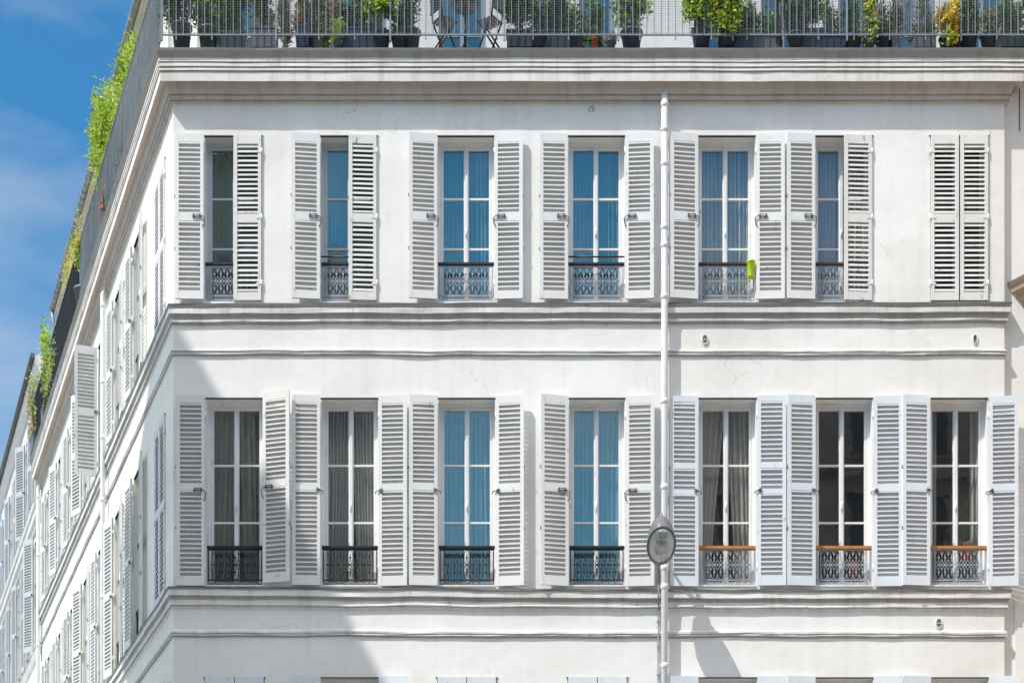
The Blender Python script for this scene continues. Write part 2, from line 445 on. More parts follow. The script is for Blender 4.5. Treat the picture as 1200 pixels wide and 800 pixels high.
_gd = {}
def guard(frame, x0, x1, ztop, zbot, mat, rmat, parent, extra=False, thick=1.8, foot=True):
    key = (round(x1-x0), round(ztop-zbot), mat)
    if key not in _gd:
        m = MB(); w = x1-x0; h = ztop-zbot; y = 3.2
        m.box(.5, w-.5, y-.6, y+.6, 2.0, 3.4); m.box(.5, w-.5, y-.6, y+.6, h-5, h-3.8)
        m.box(.5, 1.8, y-.6, y+.6, 0, h-1.5); m.box(w-1.8, w-.5, y-.6, y+.6, 0, h-1.5)
        m.box(5.0, 5.8, y-.4, y+.4, 2, h-4); m.box(w-5.8, w-5, y-.4, y+.4, 2, h-4)
        n = 7; c0 = 6.4; uw = (w-2*c0)/n; z0 = 3.4; z1 = h-5; H = z1-z0
        for i in range(n):
            cx = c0+uw*(i+.5)
            for sg in (-1, 1):
                pts = []
                for k in range(17):
                    v = k/16; a = abs(math.sin(2*PI*v))**.7*(uw*.46) + .35
                    pts.append((cx+sg*a, y, z0+H*v))
                m.poly(pts, .5, .7)
                pts = [(cx+sg*uw*.22*math.sin(PI*k/8)**.8, y, z0+H*(.32+.36*k/8)) for k in range(9)]
                m.poly(pts, .42, .7)
            for vz in (.25, .75):
                m.rbar((cx, y, z0+H*(vz-.13)), (cx, y, z0+H*(vz+.13)), .75, .8)
                m.box(cx-1.1, cx+1.1, y-.5, y+.5, z0+H*vz-1.1, z0+H*vz+1.1)
            m.box(cx-.9, cx+.9, y-.5, y+.5, z0+H*.5-1.5, z0+H*.5+1.5)
        for i in range(n+1):
            cx = c0+uw*i
            m.box(cx-.9, cx+.9, y-.5, y+.5, z0+H*.5-1.2, z0+H*.5+1.2)
            m.rbar((cx, y, z0), (cx, y, z0+H*.18), .55); m.rbar((cx, y, z1-H*.18), (cx, y, z1), .55)
        if foot:
            for i in range(2*n+1):
                cx = c0+uw*i/2
                m.poly([(cx-1.6, y, 2), (cx-.9, y, -.4), (cx, y, -1.1), (cx+.9, y, -.4), (cx+1.6, y, 2)], .5, .7)
            m.box(1, w-1, y-.4, y+.4, -2.4, -1.5)
        _gd[key] = m.mesh('window_guard', [mat])
    o = put('window_guard', _gd[key], frame, (x0, 0, zbot), 0, parent)
    k2 = key+(rmat, extra)
    if k2 not in _gd:
        m = MB(); w = x1-x0; h = ztop-zbot; r = .9*thick
        m.box(-1, w+1, 1.6, 4.8, h-thick, h); m.box(-.4, w+.4, 2.2, 4.2, h-thick-1.3, h-thick)
        if extra: m.tube([(-1, 3.2, h+7.2), (w+1, 3.2, h+7.2)], 1.0, 8)
        _gd[k2] = m.mesh('handrail', [rmat])
    put('handrail', _gd[k2], sub=o)
    return o

# ================================================================== main building
BLD = empty('apartment_building', (X(203)*S, 0, 0), 'white corner apartment building with louvred shutters and planted top floor balcony', 'building')
UT, UB = Y(160), Y(353)
LT, LB = Y(467), Y(687)
TT, TB = Y(794), Y(1010)
up = [(240,307),(376,442),(513,579),(666,732),(818,885),(955,1022),(1090,1158)]
lo = [(242,308),(377,443),(514,580),(667,732),(819,886),(956,1022),(1090,1157)]
th = [(240,310),(376,444),(512,582),(665,735),(818,887),(955,1023),(1090,1158)]
ops = [(X(a), X(b), UT, UB) for a, b in up] + [(X(a), X(b), LT, LB) for a, b in lo] + [(X(a), X(b), TT, TB) for a, b in th]
put('wall', wall_mesh(X(203), X(1177), Y(100), Y(1439), ops), FR, parent=BLD)
# right side strip, slightly set back
m = MB(); m.quad((X(1177),0,Y(1439)),(X(1177),7,Y(1439)),(X(1177),7,Y(60)),(X(1177),0,Y(60)))
m.quad((X(1177),7,Y(1439)),(X(1260),7,Y(1439)),(X(1260),7,Y(60)),(X(1177),7,Y(60)))
m.box(X(1196.3), X(1197.3), 6.2, 7.5, Y(150), Y(90), 1)
m.box(X(1191), X(1260), 5.5, 7.5, Y(1439), Y(700), 0)
put('set_back_wall', m.mesh('set_back_wall', ['wall', 'zinc']), FR, parent=BLD)
# wing
WS = [82+161.8*k for k in range(8)]
wops = []
for s_ in WS:
    for T, B in ((UT, UB), (LT, LB), (TT, TB)): wops.append((-s_-33, -s_+33, T, B))
WEND = 1340
put('wing_wall', wall_mesh(-WEND, 0, Y(100), Y(1439), wops, mats=('wing', 'room', 'zinc')), WG, parent=BLD)

# thin raised margins round the openings, faint as on the photo
m = MB()
for a, b, t, bt in ops[:7]:
    pass
m = MB(); m.box(X(1158.5), X(1159.6), -.7, .5, UB, Y(152)); put('corner_joint', m.mesh('corner_joint', ['mould']), FR, parent=BLD)

# cornices
def P(lst): return [(p, Y(real(p, ya)) if p > 0 else Y(ya), *r) for (p, ya, *r) in lst]
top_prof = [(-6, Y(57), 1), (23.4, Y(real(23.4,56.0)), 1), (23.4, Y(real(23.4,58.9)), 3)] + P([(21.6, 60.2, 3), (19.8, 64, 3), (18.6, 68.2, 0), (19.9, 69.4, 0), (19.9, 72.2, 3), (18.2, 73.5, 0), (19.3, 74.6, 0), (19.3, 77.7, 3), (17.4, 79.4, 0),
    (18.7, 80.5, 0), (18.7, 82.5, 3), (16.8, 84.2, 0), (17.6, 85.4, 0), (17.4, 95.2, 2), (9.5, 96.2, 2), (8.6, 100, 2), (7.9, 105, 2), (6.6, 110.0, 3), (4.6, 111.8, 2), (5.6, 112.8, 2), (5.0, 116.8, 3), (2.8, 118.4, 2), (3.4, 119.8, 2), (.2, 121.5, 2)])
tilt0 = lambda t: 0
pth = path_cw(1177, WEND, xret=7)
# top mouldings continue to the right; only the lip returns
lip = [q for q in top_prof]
band('top_cornice', [(p, z, mm) for p, z, mm in top_prof[13:]], pth, ['mould', 'zinc', 'soffit', 'mould_shade'], BLD, jit=.45, seed=1)
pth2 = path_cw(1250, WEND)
band('balcony_slab', [(p, z, mm) for p, z, mm in top_prof[:15]]+[(-6, top_prof[14][1]+1, 0)], pth2, ['mould', 'zinc', 'soffit', 'mould_shade'], BLD, jit=.45, seed=1)
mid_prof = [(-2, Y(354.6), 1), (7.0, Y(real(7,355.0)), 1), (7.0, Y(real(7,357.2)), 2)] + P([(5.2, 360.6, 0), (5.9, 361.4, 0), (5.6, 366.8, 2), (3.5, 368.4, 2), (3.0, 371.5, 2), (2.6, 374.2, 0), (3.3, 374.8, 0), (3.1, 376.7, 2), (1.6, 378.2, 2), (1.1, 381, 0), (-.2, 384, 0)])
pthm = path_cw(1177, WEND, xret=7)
band('middle_cornice', mid_prof, pthm, ['mould', 'zinc', 'mould_shade'], BLD, jit=.8, tilt=lambda t: 1.4*max(0, (t-203))/974, seed=2)
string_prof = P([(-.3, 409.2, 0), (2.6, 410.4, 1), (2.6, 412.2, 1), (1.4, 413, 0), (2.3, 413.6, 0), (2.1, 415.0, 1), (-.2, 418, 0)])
band('string_course', string_prof, path_cw(1177, WEND, xret=7), ['mould', 'mould_shade'], BLD, jit=.85, tilt=lambda t: 0.5*math.sin(t*.006), seed=3)
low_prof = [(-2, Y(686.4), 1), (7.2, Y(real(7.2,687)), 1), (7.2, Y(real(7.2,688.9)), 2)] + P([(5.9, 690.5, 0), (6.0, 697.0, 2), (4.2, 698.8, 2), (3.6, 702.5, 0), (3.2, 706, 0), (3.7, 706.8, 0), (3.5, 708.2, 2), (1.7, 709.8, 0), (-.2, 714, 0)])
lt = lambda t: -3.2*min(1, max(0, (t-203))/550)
band('lower_cornice', low_prof, path_cw(1177, WEND, xret=7), ['mould', 'zinc', 'mould_shade'], BLD, jit=.9, tilt=lt, seed=4)
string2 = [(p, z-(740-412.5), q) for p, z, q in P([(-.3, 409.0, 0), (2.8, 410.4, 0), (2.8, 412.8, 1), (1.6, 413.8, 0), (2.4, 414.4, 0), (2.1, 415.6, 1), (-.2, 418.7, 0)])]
band('lower_string_course', string2, path_cw(1177, WEND, xret=7), ['mould', 'mould_shade'], BLD, jit=1.0, tilt=lambda t: -1.5*min(1, max(0, (t-203))/550), seed=5)

# ---------------------------------------------------------------- windows, guards, shutters of the front
ub = [UT-UT+ (Y(225.5)-UB), Y(284.5)-UB]
lb = [Y(539.7)-LB, Y(607.2)-LB]
tb = [140, 75]
gU = ['glass_blue', 'glass_blue', 'glass_blue', 'glass_blue', 'glass_mid', 'glass_dark', 'glass_mid']
gL = ['glass_mid', 'glass_mid', 'glass_blue', 'glass_blue', 'glass_dark', 'glass_dark', 'glass_dark']
for i, (a, b) in enumerate(up):
    window(FR, X(a), X(b), UT, UB, ub, gU[i], 'wood_grey' if i in (0, 1) else 'wood', BLD)
    if i < 6: guard(FR, X(a)+.5, X(b)-.5, Y(real(-3, 308)), Y(348), 'iron_grey', 'brown' if i > 3 else 'iron', BLD, extra=i in (1, 3), thick=2.2)
for i, (a, b) in enumerate(lo):
    window(FR, X(a), X(b), LT, LB, lb, gL[i], 'wood', BLD, trickle=i > 3)
    guard(FR, X(a)+.5, X(b)-.5, Y(638.5), Y(681), 'iron' if i < 4 else 'iron_grey', 'iron' if i < 4 else 'orange', BLD, thick=2.4 if i < 4 else 3.2)
for i, (a, b) in enumerate(th):
    if i in (1, 4, 5, 6): window(FR, X(a), X(b), TT, TB, tb, 'glass_dark', 'wood', BLD)
# sills
for a, b in lo:
    m = MB(); m.box(X(a)+.2, X(b)-.2, -1.2, 13.8, LB, LB+2.0)
    put('sill', m.mesh('sill', ['mould']), FR, parent=BLD)
SW = 33.5
aU = [(178, 0), (174, 3.5), (173, 177), (177, 176), (172, 178), (176, 3), (0, 0)]
for i, (a, b) in enumerate(up):
    l, r = aU[i]
    lm = 'shut_cream' if i == 6 else 'shut'; rm = 'shut_cream' if i in (0, 1, 5, 6) else 'shut'
    shutter(FR, 'L', X(a)+.2, UB+.6, SW-.6, 'U', l, lm, BLD, 'bar' if l > 100 else None, seed=i)
    shutter(FR, 'R', X(b)-.2, UB+.6, SW-.6, 'U', r, rm, BLD, 'bar' if r > 100 else None, seed=i+1)
aL = [(178, 165), (177, 176), (175, 173), (169, 176), (177, 178), (175, 177), (174, 174)]
for i, (a, b) in enumerate(lo):
    l, r = aL[i]; mt_ = 'shut_blue' if i > 3 else ('shut_cream' if i == 0 else 'shut'); row = 'M' if i in (4,) else 'L'
    shutter(FR, 'L', X(a)-.4, LB+.4, SW-.9, row, l, mt_, BLD, 'bar' if i in (0, 3) else 'hook', seed=i, lift=lt(a)*.3+random.uniform(-.8, .6))
    shutter(FR, 'R', X(b)+.4, LB+.4, SW-.9, row, r, mt_, BLD, 'bar' if i in (0, 3) else 'hook', seed=i+1, lift=lt(a)*.3+(2.5 if i == 0 else random.uniform(-.8, .6)))
aT = [(0, 0), (174, 175), (0, 0), (0, 0), (173, 176), (175, 174), (173, 172)]
for i, (a, b) in enumerate(th):
    l, r = aT[i]
    shutter(FR, 'L', X(a)+.5, TB-5.2, 34, 'L', l, 'shut_blue', BLD, seed=i)
    shutter(FR, 'R', X(b)-.5, TB-5.2, 34, 'L', r, 'shut_blue', BLD, seed=i+1)
# ---------------------------------------------------------------- the wing's windows
angU = [(0,0),(176,174),(174,176),(93,176),(160,175),(174,174),(166,175),(174,176)]
angL = [(0,0),(175,174),(168,174),(175,174),(164,175),(174,174),(175,174),(174,174)]
for k, s_ in enumerate(WS):
    for row, T, B, H, bars, an in (('U', UT, UB, 193, ub, angU), ('L', LT, LB, 222, lb, angL), ('L', TT, TB, 222, tb, angL[::-1])):
        window(WG, -s_-33, -s_+33, T, B, bars, 'glass_mid', 'wood', BLD)
        l, r = an[k]
        mt_ = 'shut' if k < 3 else 'shut_cream' if (k % 3) else 'shut'
        dz = .5 if row == 'U' else (-5.2 if T == TT else .3)
        shutter(WG, 'L', -s_-33, B+dz, 32.9, row, l, mt_, BLD, 'hook' if l > 50 else None, seed=k)
        shutter(WG, 'R', -s_+33, B+dz, 32.9, row, r, mt_, BLD, 'hook' if r > 50 else None, seed=k+1)
        if (l or r): guard(WG, -s_-32.5, -s_+32.5, B+44, B+5, 'iron_grey' if row == 'U' else 'iron', 'iron', BLD, thick=2.2)

# ---------------------------------------------------------------- downpipes
def pipe(frame, x, y, zt, zb, collars, name='downpipe', r=4.0, outlet=True):
    m = MB()
    pts = [(x, y, zb), (x, y, zt)]
    if outlet: pts = [(x, y, zb), (x, y, zt-8), (x, y+3.5, zt-2), (x, y+4.5, zt+9)]
    m.tube(pts, [r]*len(pts), 14)
    for z in collars:
        m.tube([(x, y, z-3.2), (x, y, z-2.6), (x, y, z+2.6), (x, y, z+3.2)], [r, r+.6, r+.6, r], 14)
        m.box(x-1.2, x+1.2, y+r-.5, 0, z-1, z+1)
    return put(name, m.mesh(name, ['pipe']), frame, parent=BLD)
pipe(FR, X(778), -8.6, Y(116), Y(1439), [Y(v) for v in (128, 157, 197, 271, 292, 352, 474, 574, 668, 690, 782)])
pipe(WG, -502, -8.0, Y(116), Y(1439), [Y(v) for v in (140, 250, 330, 420, 560, 690)], r=3.6)
pipe(WG, -1330, -8.0, Y(116), Y(1439), [Y(v) for v in (140, 250, 420, 560)], r=3.6)
m = MB(); m.poly([(X(771.4), -2.4, Y(655)), (X(771.8), -2.4, Y(686)), (X(770.8), -8.6, Y(689)), (X(771), -8.6, Y(700)), (X(771.4), -2.4, Y(716)), (X(771), -2.4, Y(760)), (X(771.4), -2.2, Y(1439))], 1.6)
for y_ in (700, 728, 757, 790): m.box(X(769.6), X(773.2), -3.4, 0, Y(y_+1), Y(y_-1))
put('cable_conduit', m.mesh('cable_conduit', ['iron_grey']), FR, parent=BLD)

# ---------------------------------------------------------------- vents and repairs in the wall
def vent(x, y, rx, rz, kind):
    m = MB(); n = 18
    if kind == 'hole':
        pts = [(X(x)+rx*math.cos(2*PI*k/n)*random.uniform(.75, 1.1), -.35, Y(y)+rz*math.sin(2*PI*k/n)*random.uniform(.75, 1.1)) for k in range(n)]
        m.v += pts; m.f.append(tuple(range(n))); m.m.append(0)
        m.box(X(x)-rx*.3, X(x)+rx*.2, -1, -.4, Y(y)-rz*.8, Y(y)-rz*.1, 1)
        return put('wall_hole', m.mesh('wall_hole', ['soffit', 'mould']), FR, parent=BLD)
    ring = [(X(x)+rx*math.cos(2*PI*k/n), -.8, Y(y)+rz*math.sin(2*PI*k/n)) for k in range(n+1)]
    m.poly(ring, 1.0, 1.2)
    inner = [(X(x)+rx*math.cos(2*PI*k/n), -.4, Y(y)+rz*math.sin(2*PI*k/n)) for k in range(n)]
    m.v += inner; b0 = len(m.v)-n; m.f.append(tuple(range(b0, b0+n))); m.m.append(1 if kind == 'open' else 0)
    if kind == 'grille':
        for k in range(-2, 3):
            m.box(X(x)+k*rx*.36-.3, X(x)+k*rx*.36+.3, -1.1, -.5, Y(y)-rz*.7, Y(y)+rz*.7, 1)
        m.box(X(x)-rx*.8, X(x)+rx*.8, -1.3, -.6, Y(y)-.4, Y(y)+.4, 0)
    return put('wall_vent', m.mesh('wall_vent', ['mould', 'zinc']), FR, parent=BLD)
vent(693, 128, 4.6, 4.2, 'hole'); vent(826, 398, 3.4, 5.4, 'grille'); vent(1142.5, 397.5, 2.6, 5.2, 'open'); vent(1100, 730, 3.4, 5.6, 'grille')

# ================================================================== top floor behind the balcony
AQ = 92      # depth of the terrace on the front
AW = 44      # and on the wing
ATOP = 270   # attic height above the slab, photo row of slab top 57
zt, zb = Y(57)+ATOP+45, Y(60)
# corner of set-back planes in world units
def inter(q1, q2):
    # front line y=q1 ; wing line offset q2 inward
    px, py = X(203)-nw[0]*q2, -nw[1]*q2
    k = (q1-py)/wd[1]; return px+wd[0]*k, q1, k
cx, cy, ck = inter(AQ, AW)
aops = [(X(a), X(b), Y(-175), Y(50)) for a, b in ((226, 300), (372, 446), (510, 568), (624, 668), (682, 726), (832, 880), (905, 960), (1000, 1050), (1072, 1120), (1150, 1205))]
fr_att = Frame(0, AQ, 0)
put('attic_wall', wall_mesh(cx, X(1260), zt, zb, aops, depth=6, mats=('attic', 'room', 'zinc')), fr_att, parent=BLD)
for a in aops: window(fr_att, a[0], a[1], a[2], a[3], [70, 150], 'glass_blue', 'blue_door' if a is not aops[0] else 'wood_grey', BLD, depth=6)
# wing attic
wfr = Frame(X(203)-nw[0]*AW, -nw[1]*AW, D2)
put('attic_wing_wall', wall_mesh(-WEND, -ck, zt-30, zb, [(-s_-30, -s_+30, Y(-150), Y(50)) for s_ in WS[1:]], depth=6, mats=('wing', 'room', 'zinc')), wfr, parent=BLD)
for s_ in WS[1:]: window(wfr, -s_-30, -s_+30, Y(-150), Y(50), [70, 140], 'glass_mid', 'wood', BLD, depth=6)
# slab deck, roof and gutter
m = MB()
m.v += [(X(203), -2, Y(58)), (X(1260), -2, Y(58)), (X(1260), AQ+4, Y(58)), (cx, AQ+4, Y(58))]
m.f.append((0,1,2,3)); m.m.append(0)
def wpt(s_, q, z): return (X(203)+wd[0]*s_-nw[0]*q, wd[1]*s_-nw[1]*q, z)
i = len(m.v); m.v += [wpt(0, 0, Y(58.4)), wpt(0, AW+90, Y(58.4)), wpt(WEND, AW+4, Y(58.4)), wpt(WEND, 0, Y(58.4))]; m.f.append((i, i+1, i+2, i+3)); m.m.append(0)
put('balcony_floor', m.mesh('balcony_floor', ['mould']), FR, parent=BLD)
GZ = zt-30
m = MB()
e = 22
# sloping roof over wing and front
rf = [wpt(ck+e, AW-e, GZ), wpt(WEND+6, AW-e, GZ), wpt(WEND+6, AW+150, GZ+130), wpt(ck, AW+150, GZ+130)]
i = len(m.v); m.v += rf; m.f.append((i, i+1, i+2, i+3)); m.m.append(0)
m.v += [(cx-5, AQ-e, zt), (X(1260), AQ-e, zt), (X(1260), AQ+150, zt+130), (cx+60, AQ+150, zt+130)]; i += 4; m.f.append((i, i+1, i+2, i+3)); m.m.append(0)
m.v += [wpt(WEND+1, AW, zb), wpt(WEND+1, AW+400, zb), wpt(WEND+1, AW+400, GZ+130), wpt(WEND+1, AW+150, GZ+130), wpt(WEND+1, AW, GZ)]; i += 4; m.f.append((i, i+1, i+2, i+3, i+4)); m.m.append(1)
put('roof', m.mesh('roof', ['zinc_roof', 'wall']), FR, parent=BLD)
m = MB()
m.box(-WEND-4, -ck+10, -e+1, 0, GZ-9, GZ-1, 1)
m.box(-WEND-4, -ck+10, -7, 0, GZ-17, GZ-9, 2)
put('eaves', m.mesh('eaves', ['zinc', 'soffit', 'wing']), wfr, parent=BLD)
m = MB()
m.tube([(-WEND-8, -e-3, GZ-1), (-ck, -e-3, GZ-1)], 5.2, 12)
for k in range(60): 
    xx = -ck-20-k*22
    if xx < -WEND: break
    m.tube([(xx-1, -e-3, GZ-1), (xx+1, -e-3, GZ-1)], 6.0, 12)
m.tube([(-WEND-3, -e-3, GZ-4), (-WEND-3, -e, GZ-30), (-WEND-3, -4, GZ-60), (-WEND-3, -4, Y(60))], 3.2, 10)
put('gutter', m.mesh('gutter', ['zinc_roof']), wfr, parent=BLD)

# ---------------------------------------------------------------- balcony railing
RP = 15.0
def railing(frame, x0, x1, name, mat, step=8.25, mesh=True, screen=None, wire='rail_grey', seed=1):
    m = MB(); r = random.Random(seed); y = -RP
    zt_, zb_ = Y(-42), Y(54.5)
    m.box(x0, x1, y-1.2, y+1.2, zt_-1.6, zt_); m.box(x0, x1, y-.8, y+.8, zb_+3.2, zb_+4.8)
    n = int((x1-x0)/step)
    for k in range(n+1):
        x = x0+(x1-x0)*k/n
        th_ = .42
        if k % 16 == 0:
            m.box(x-1.0, x+1.0, y-1, y+1, zb_-3, zt_)
        else: m.box(x-th_, x+th_, y-.5, y+.5, zb_+4, zt_-1)
        if k % 5 == 2: m.box(x-.6, x+.6, y-.6, y+.6, zb_-2, zb_+4)
    o = put(name, m.mesh(name, [mat]), frame, parent=BLD)
    if mesh:
        m = MB(); yy = y+1.4
        k = 0; x = x0
        while x < x1: m.box(x-.1, x+.1, yy-.1, yy+.1, zb_+4, zt_-14); x += 2.75
        z = zb_+5
        while z < zt_-12: m.box(x0, x1, yy+.11, yy+.3, z-.1, z+.1); z += 2.75
        put('wire_mesh', m.mesh('wire_mesh', [wire]), sub=o)
    if screen:
        m = MB(); m.quad((x0, y+2.2, zb_+4), (x1, y+2.2, zb_+4), (x1, y+2.2, zt_-2), (x0, y+2.2, zt_-2))
        put('mesh_screen', m.mesh('mesh_screen', [screen]), sub=o)
    return o
mt = math.tan(TURN/2)
xc = X(203)-mt*RP
railing(FR, xc, X(1255), 'balcony_railing', 'rail_grey')
railing(WG, -690, -RP*mt*-1, 'balcony_railing', 'rail_grey', screen='screen', seed=3)
railing(WG, -WEND+2, -692, 'balcony_railing', 'iron', mesh=False, screen='darkscreen', seed=4)

# ================================================================== plants
def leaf(m, c, d, nrm, ln, w, mi):
    d = d.normalized(); u = d.cross(nrm)
    if u.length < 1e-4: u = Vector((1, 0, 0))
    u.normalize(); tip = c+d*ln; mid = c+d*ln*.45+nrm*ln*.08
    i = len(m.v); m.v += [tuple(c), tuple(mid+u*w/2), tuple(tip), tuple(mid-u*w/2)]; m.f.append((i, i+1, i+2, i+3)); m.m.append(mi)
def rv(r): return Vector((r.gauss(0, 1), r.gauss(0, 1), r.gauss(0, 1))).normalized()
def foliage(r, box, n, ln, w, nm, clumps=14, droop=0.0, up=0.3, weights=None):
    """box: (cx,cy,cz, rx,ry,rz)"""
    m = MB(); cx_, cy_, cz_, rx, ry, rz = box
    cl = []
    for _ in range(clumps):
        while True:
            a = Vector((r.uniform(-1, 1), r.uniform(-1, 1), r.uniform(-1, 1)))
            if a.length < 1: break
        cl.append((Vector((cx_+a.x*rx*.8, cy_+a.y*ry*.8, cz_+a.z*rz*.8)), r.uniform(.22, .42), r.randrange(nm)))
    for _ in range(n):
        c, k, cm = cl[r.randrange(clumps)]
        p = c+Vector((r.gauss(0, .6)*rx*k, r.gauss(0, .6)*ry*k, r.gauss(0, .6)*rz*k))
        d = rv(r)+Vector((0, 0, up-droop))
        d.normalize()
        mi = cm if r.random() < .45 else (r.choices(range(nm), weights)[0] if weights else r.randrange(nm))
        leaf(m, p, d, rv(r), ln*r.uniform(.6, 1.25), w*r.uniform(.7, 1.3), mi)
    return m, cl
def pot_mesh(kind, w, h, mat):
    m = MB()
    if kind == 'round':
        m.lathe([(0, 0), (w*.36, 0), (w*.47, h*.86), (w*.52, h*.86), (w*.52, h), (w*.46, h), (w*.45, h*.9), (0, h*.9)], n=20)
    elif kind == 'square':
        m.lathe([(0, 0), (w*.55, 0), (w*.68, h*.92), (w*.72, h*.92), (w*.72, h), (w*.64, h), (w*.62, h*.92), (0, h*.92)], n=4)
        m.v = [((a-b)*.7071, (a+b)*.7071, c) for a, b, c in m.v]; m.smooth = set()
    else:
        m.box(-w/2, w/2, -9, 9, 0, h*.9); m.box(-w/2-1, w/2+1, -10, 10, h*.9, h)
    return m.mesh('pot', [mat])
PLC = 0
def potted(frame, x, y, zb_, pot, pw, ph, box, n, ln, w, mats, label, cat='plant', clumps=14, droop=0, up=.3, name='potted_plant', stem='twig', weights=None, seed=None, group=None):
    """x,y in frame; box relative to (x,y,zb_): (dx,dy,dz,rx,ry,rz)"""
    global PLC; PLC += 1; r = random.Random(seed or PLC*7+3)
    e_ = empty(name, frame.world(x, y, zb_), label, cat, group, rz=frame.rz)
    def part(nm, me):
        o = bpy.data.objects.new(nm, me); COL.objects.link(o); o.parent = e_; return o
    if pot: part('pot', pot_mesh(pot[0], pw, ph, pot[1]))
    else: ph = 0
    m, cl = foliage(r, box, n, ln, w, len(mats), clumps, droop, up, weights)
    part('foliage', m.mesh('foliage', mats))
    sm = MB()
    for c, k, cm in cl:
        b0 = Vector((r.uniform(-.18, .18)*pw, r.uniform(-.1, .1)*pw, ph*.9)); md = (b0+c)/2+Vector((r.uniform(-2, 2), r.uniform(-2, 2), 2))
        sm.tube([b0, md, c], [.9, .65, .3], 5)
    part('stem', sm.mesh('stem', [stem]))
    return e_
FZ = Y(57)
def fp(px, d, pot, pw, ph, box, n, ln, w, *a, **k):
    dx, dy, dz, rx, ry, rz = box
    if pot: ph *= .72; dz -= 10; rz *= 1.22; rx *= 1.12
    return potted(FR, X(px)*(1+d/F), d, FZ, pot, pw, ph, (dx, dy, dz, rx, ry, rz), int(n*2.7), ln*1.05, w*1.08, *a, **k)
# (dx,dy,dz,rx,ry,rz); the strip of the photo shows from 0 to ~65 units above the slab
fp(213, 4, ('round','teal'), 24, 40, (-2,0,72,24,10,28), 520, 9, 1.6, ['ol','g1','ol'], 'feathery olive-leaved shrub in a tapered teal pot at the left corner of the balcony', droop=.1)
fp(245, 8, ('round','teal'), 26, 36, (0,4,66,22,10,30), 900, 6, 2.4, ['g1','g2','g2','g3'], 'dense green shrub in a dark pot beside the corner olive shrub')
fp(272, 10, ('box','teal'), 34, 30, (2,4,60,20,10,32), 800, 5.5, 2.2, ['g1','g2','g1'], 'dark leafy bush in a low planter left of the orange flowers')
fp(310, 6, ('box','gpot'), 30, 34, (0,0,62,15,8,26), 480, 5, 2.6, ['g1','g2','ora','dry'], 'bush with orange flowers above a grey planter on the balcony', weights=[4,3,1.2,1])
fp(334, 0, None, 14, 0, (0,0,34,9,6,34), 620, 6, 1.6, ['dry','dry','ol'], 'pale dry grassy plant standing left of the square dark blue pot', stem='pale')
fp(355, 3, ('square','navy'), 18, 33, (0,4,62,16,7,24), 420, 5, 2.2, ['ora','dry','g2'], 'reddish thin plant in a tall square dark blue pot')
fp(383, 6, None, 20, 0, (0,2,44,20,8,34), 520, 5, 2.2, ['g2','dry','g1','pink'], 'loose flowering plant with pink blooms right of the tall blue pot', weights=[4,3,3,.6])
fp(396, -2, ('round','gpot'), 12, 10, (0,0,26,7,5,15), 160, 5.5, 3.0, ['g4','g3'], 'small bright lime seedling in front of the pink flowers')
fp(422, 8, ('box','navy'), 40, 34, (2,4,60,22,8,22), 500, 5, 2.4, ['g1','g1','g2'], 'dark leafy plant in a long dark blue planter')
fp(447, 4, ('round','navy'), 22, 28, (0,-12,62,19,11,19), 620, 6, 3.4, ['g3','g3','g4','g1'], 'small standard tree with round glossy yellow-green leaves', stem='pale')
fp(482, 8, ('round','teal'), 22, 34, (0,0,56,15,8,28), 520, 6, 2.2, ['g1','g2','ol'], 'narrow green shrub left of the balcony chairs')
fp(610, 5, ('box','teal'), 32, 28, (0,3,62,20,9,28), 1150, 5.5, 2.0, ['g1','g1','g2','g3'], 'dense dark green bush right of the balcony chairs', weights=[5,4,3,1.2])
fp(648, 8, ('box','teal'), 40, 30, (0,3,56,22,9,30), 900, 6, 1.8, ['g1','g1','g2','ol'], 'dark willowy shrub in a teal planter right of the dense bush')
fp(697, 2, ('round','terra'), 9, 17, (1,2,38,9,5,34), 380, 4.5, 2.4, ['g2','g1','g2'], 'green climber in a small terracotta pot')
fp(716, -2, ('round','gpot'), 12, 8, (0,0,18,7,5,10), 200, 4, 1.6, ['dry','ol','dry'], 'low dry grey plant next to the terracotta pot')
fp(740, 3, ('round','navy'), 26, 28, (0,1,62,20,9,22), 640, 6.5, 3.0, ['g1','g2','g3','g2'], 'broad-leaved green shrub in a dark pot left of the white pier')
fp(822, 2, ('round','navy'), 24, 30, (-4,-12,54,17,11,28), 760, 5.5, 2.6, ['g3','g3','g1','dry'], 'green shrub in a dark pot right of the white pier', weights=[4,3,3,1])
fp(851, 1, ('round','navy'), 26, 24, (0,-13,52,18,12,28), 900, 6.5, 3.4, ['g2','g3','g4','ora'], 'drooping bright green shrub with coppery new leaves', droop=.6, weights=[4,4,3,.9])
fp(880, 9, ('box','gpot'), 26, 32, (0,4,48,10,7,26), 260, 6, 2.0, ['ol','g1','g2'], 'thin grey-green plant behind the railing near the coppery shrub')
fp(913, 2, None, 20, 0, (0,-10,68,18,11,13), 560, 6, 3.2, ['g2','g3','g2'], 'hanging clump of green leaves high above the balcony floor', droop=.5)
fp(948, 10, ('box','teal'), 46, 34, (0,3,64,26,9,22), 620, 5.5, 2.2, ['g1','g1','g2'], 'dark spreading shrub in a long teal planter')
fp(1018, 0, ('round','gpot'), 16, 12, (0,-12,36,10,9,28), 420, 5.0, 3.0, ['g3','yel','g2','dry'], 'variegated pale green and cream climber hugging the railing', weights=[4,1.2,3,1.5])
fp(1050, 6, ('square','gpot'), 14, 26, (0,2,52,12,7,24), 300, 5, 2, ['ol','dry','g1'], 'thin silvery plant in a square grey pot')
fp(1108, 0, ('round','navy'), 16, 16, (0,-12,36,13,10,22), 420, 5.2, 3.2, ['yel','ora','yel','g3'], 'shrub with yellow and orange autumn leaves', weights=[4,2,3,2])
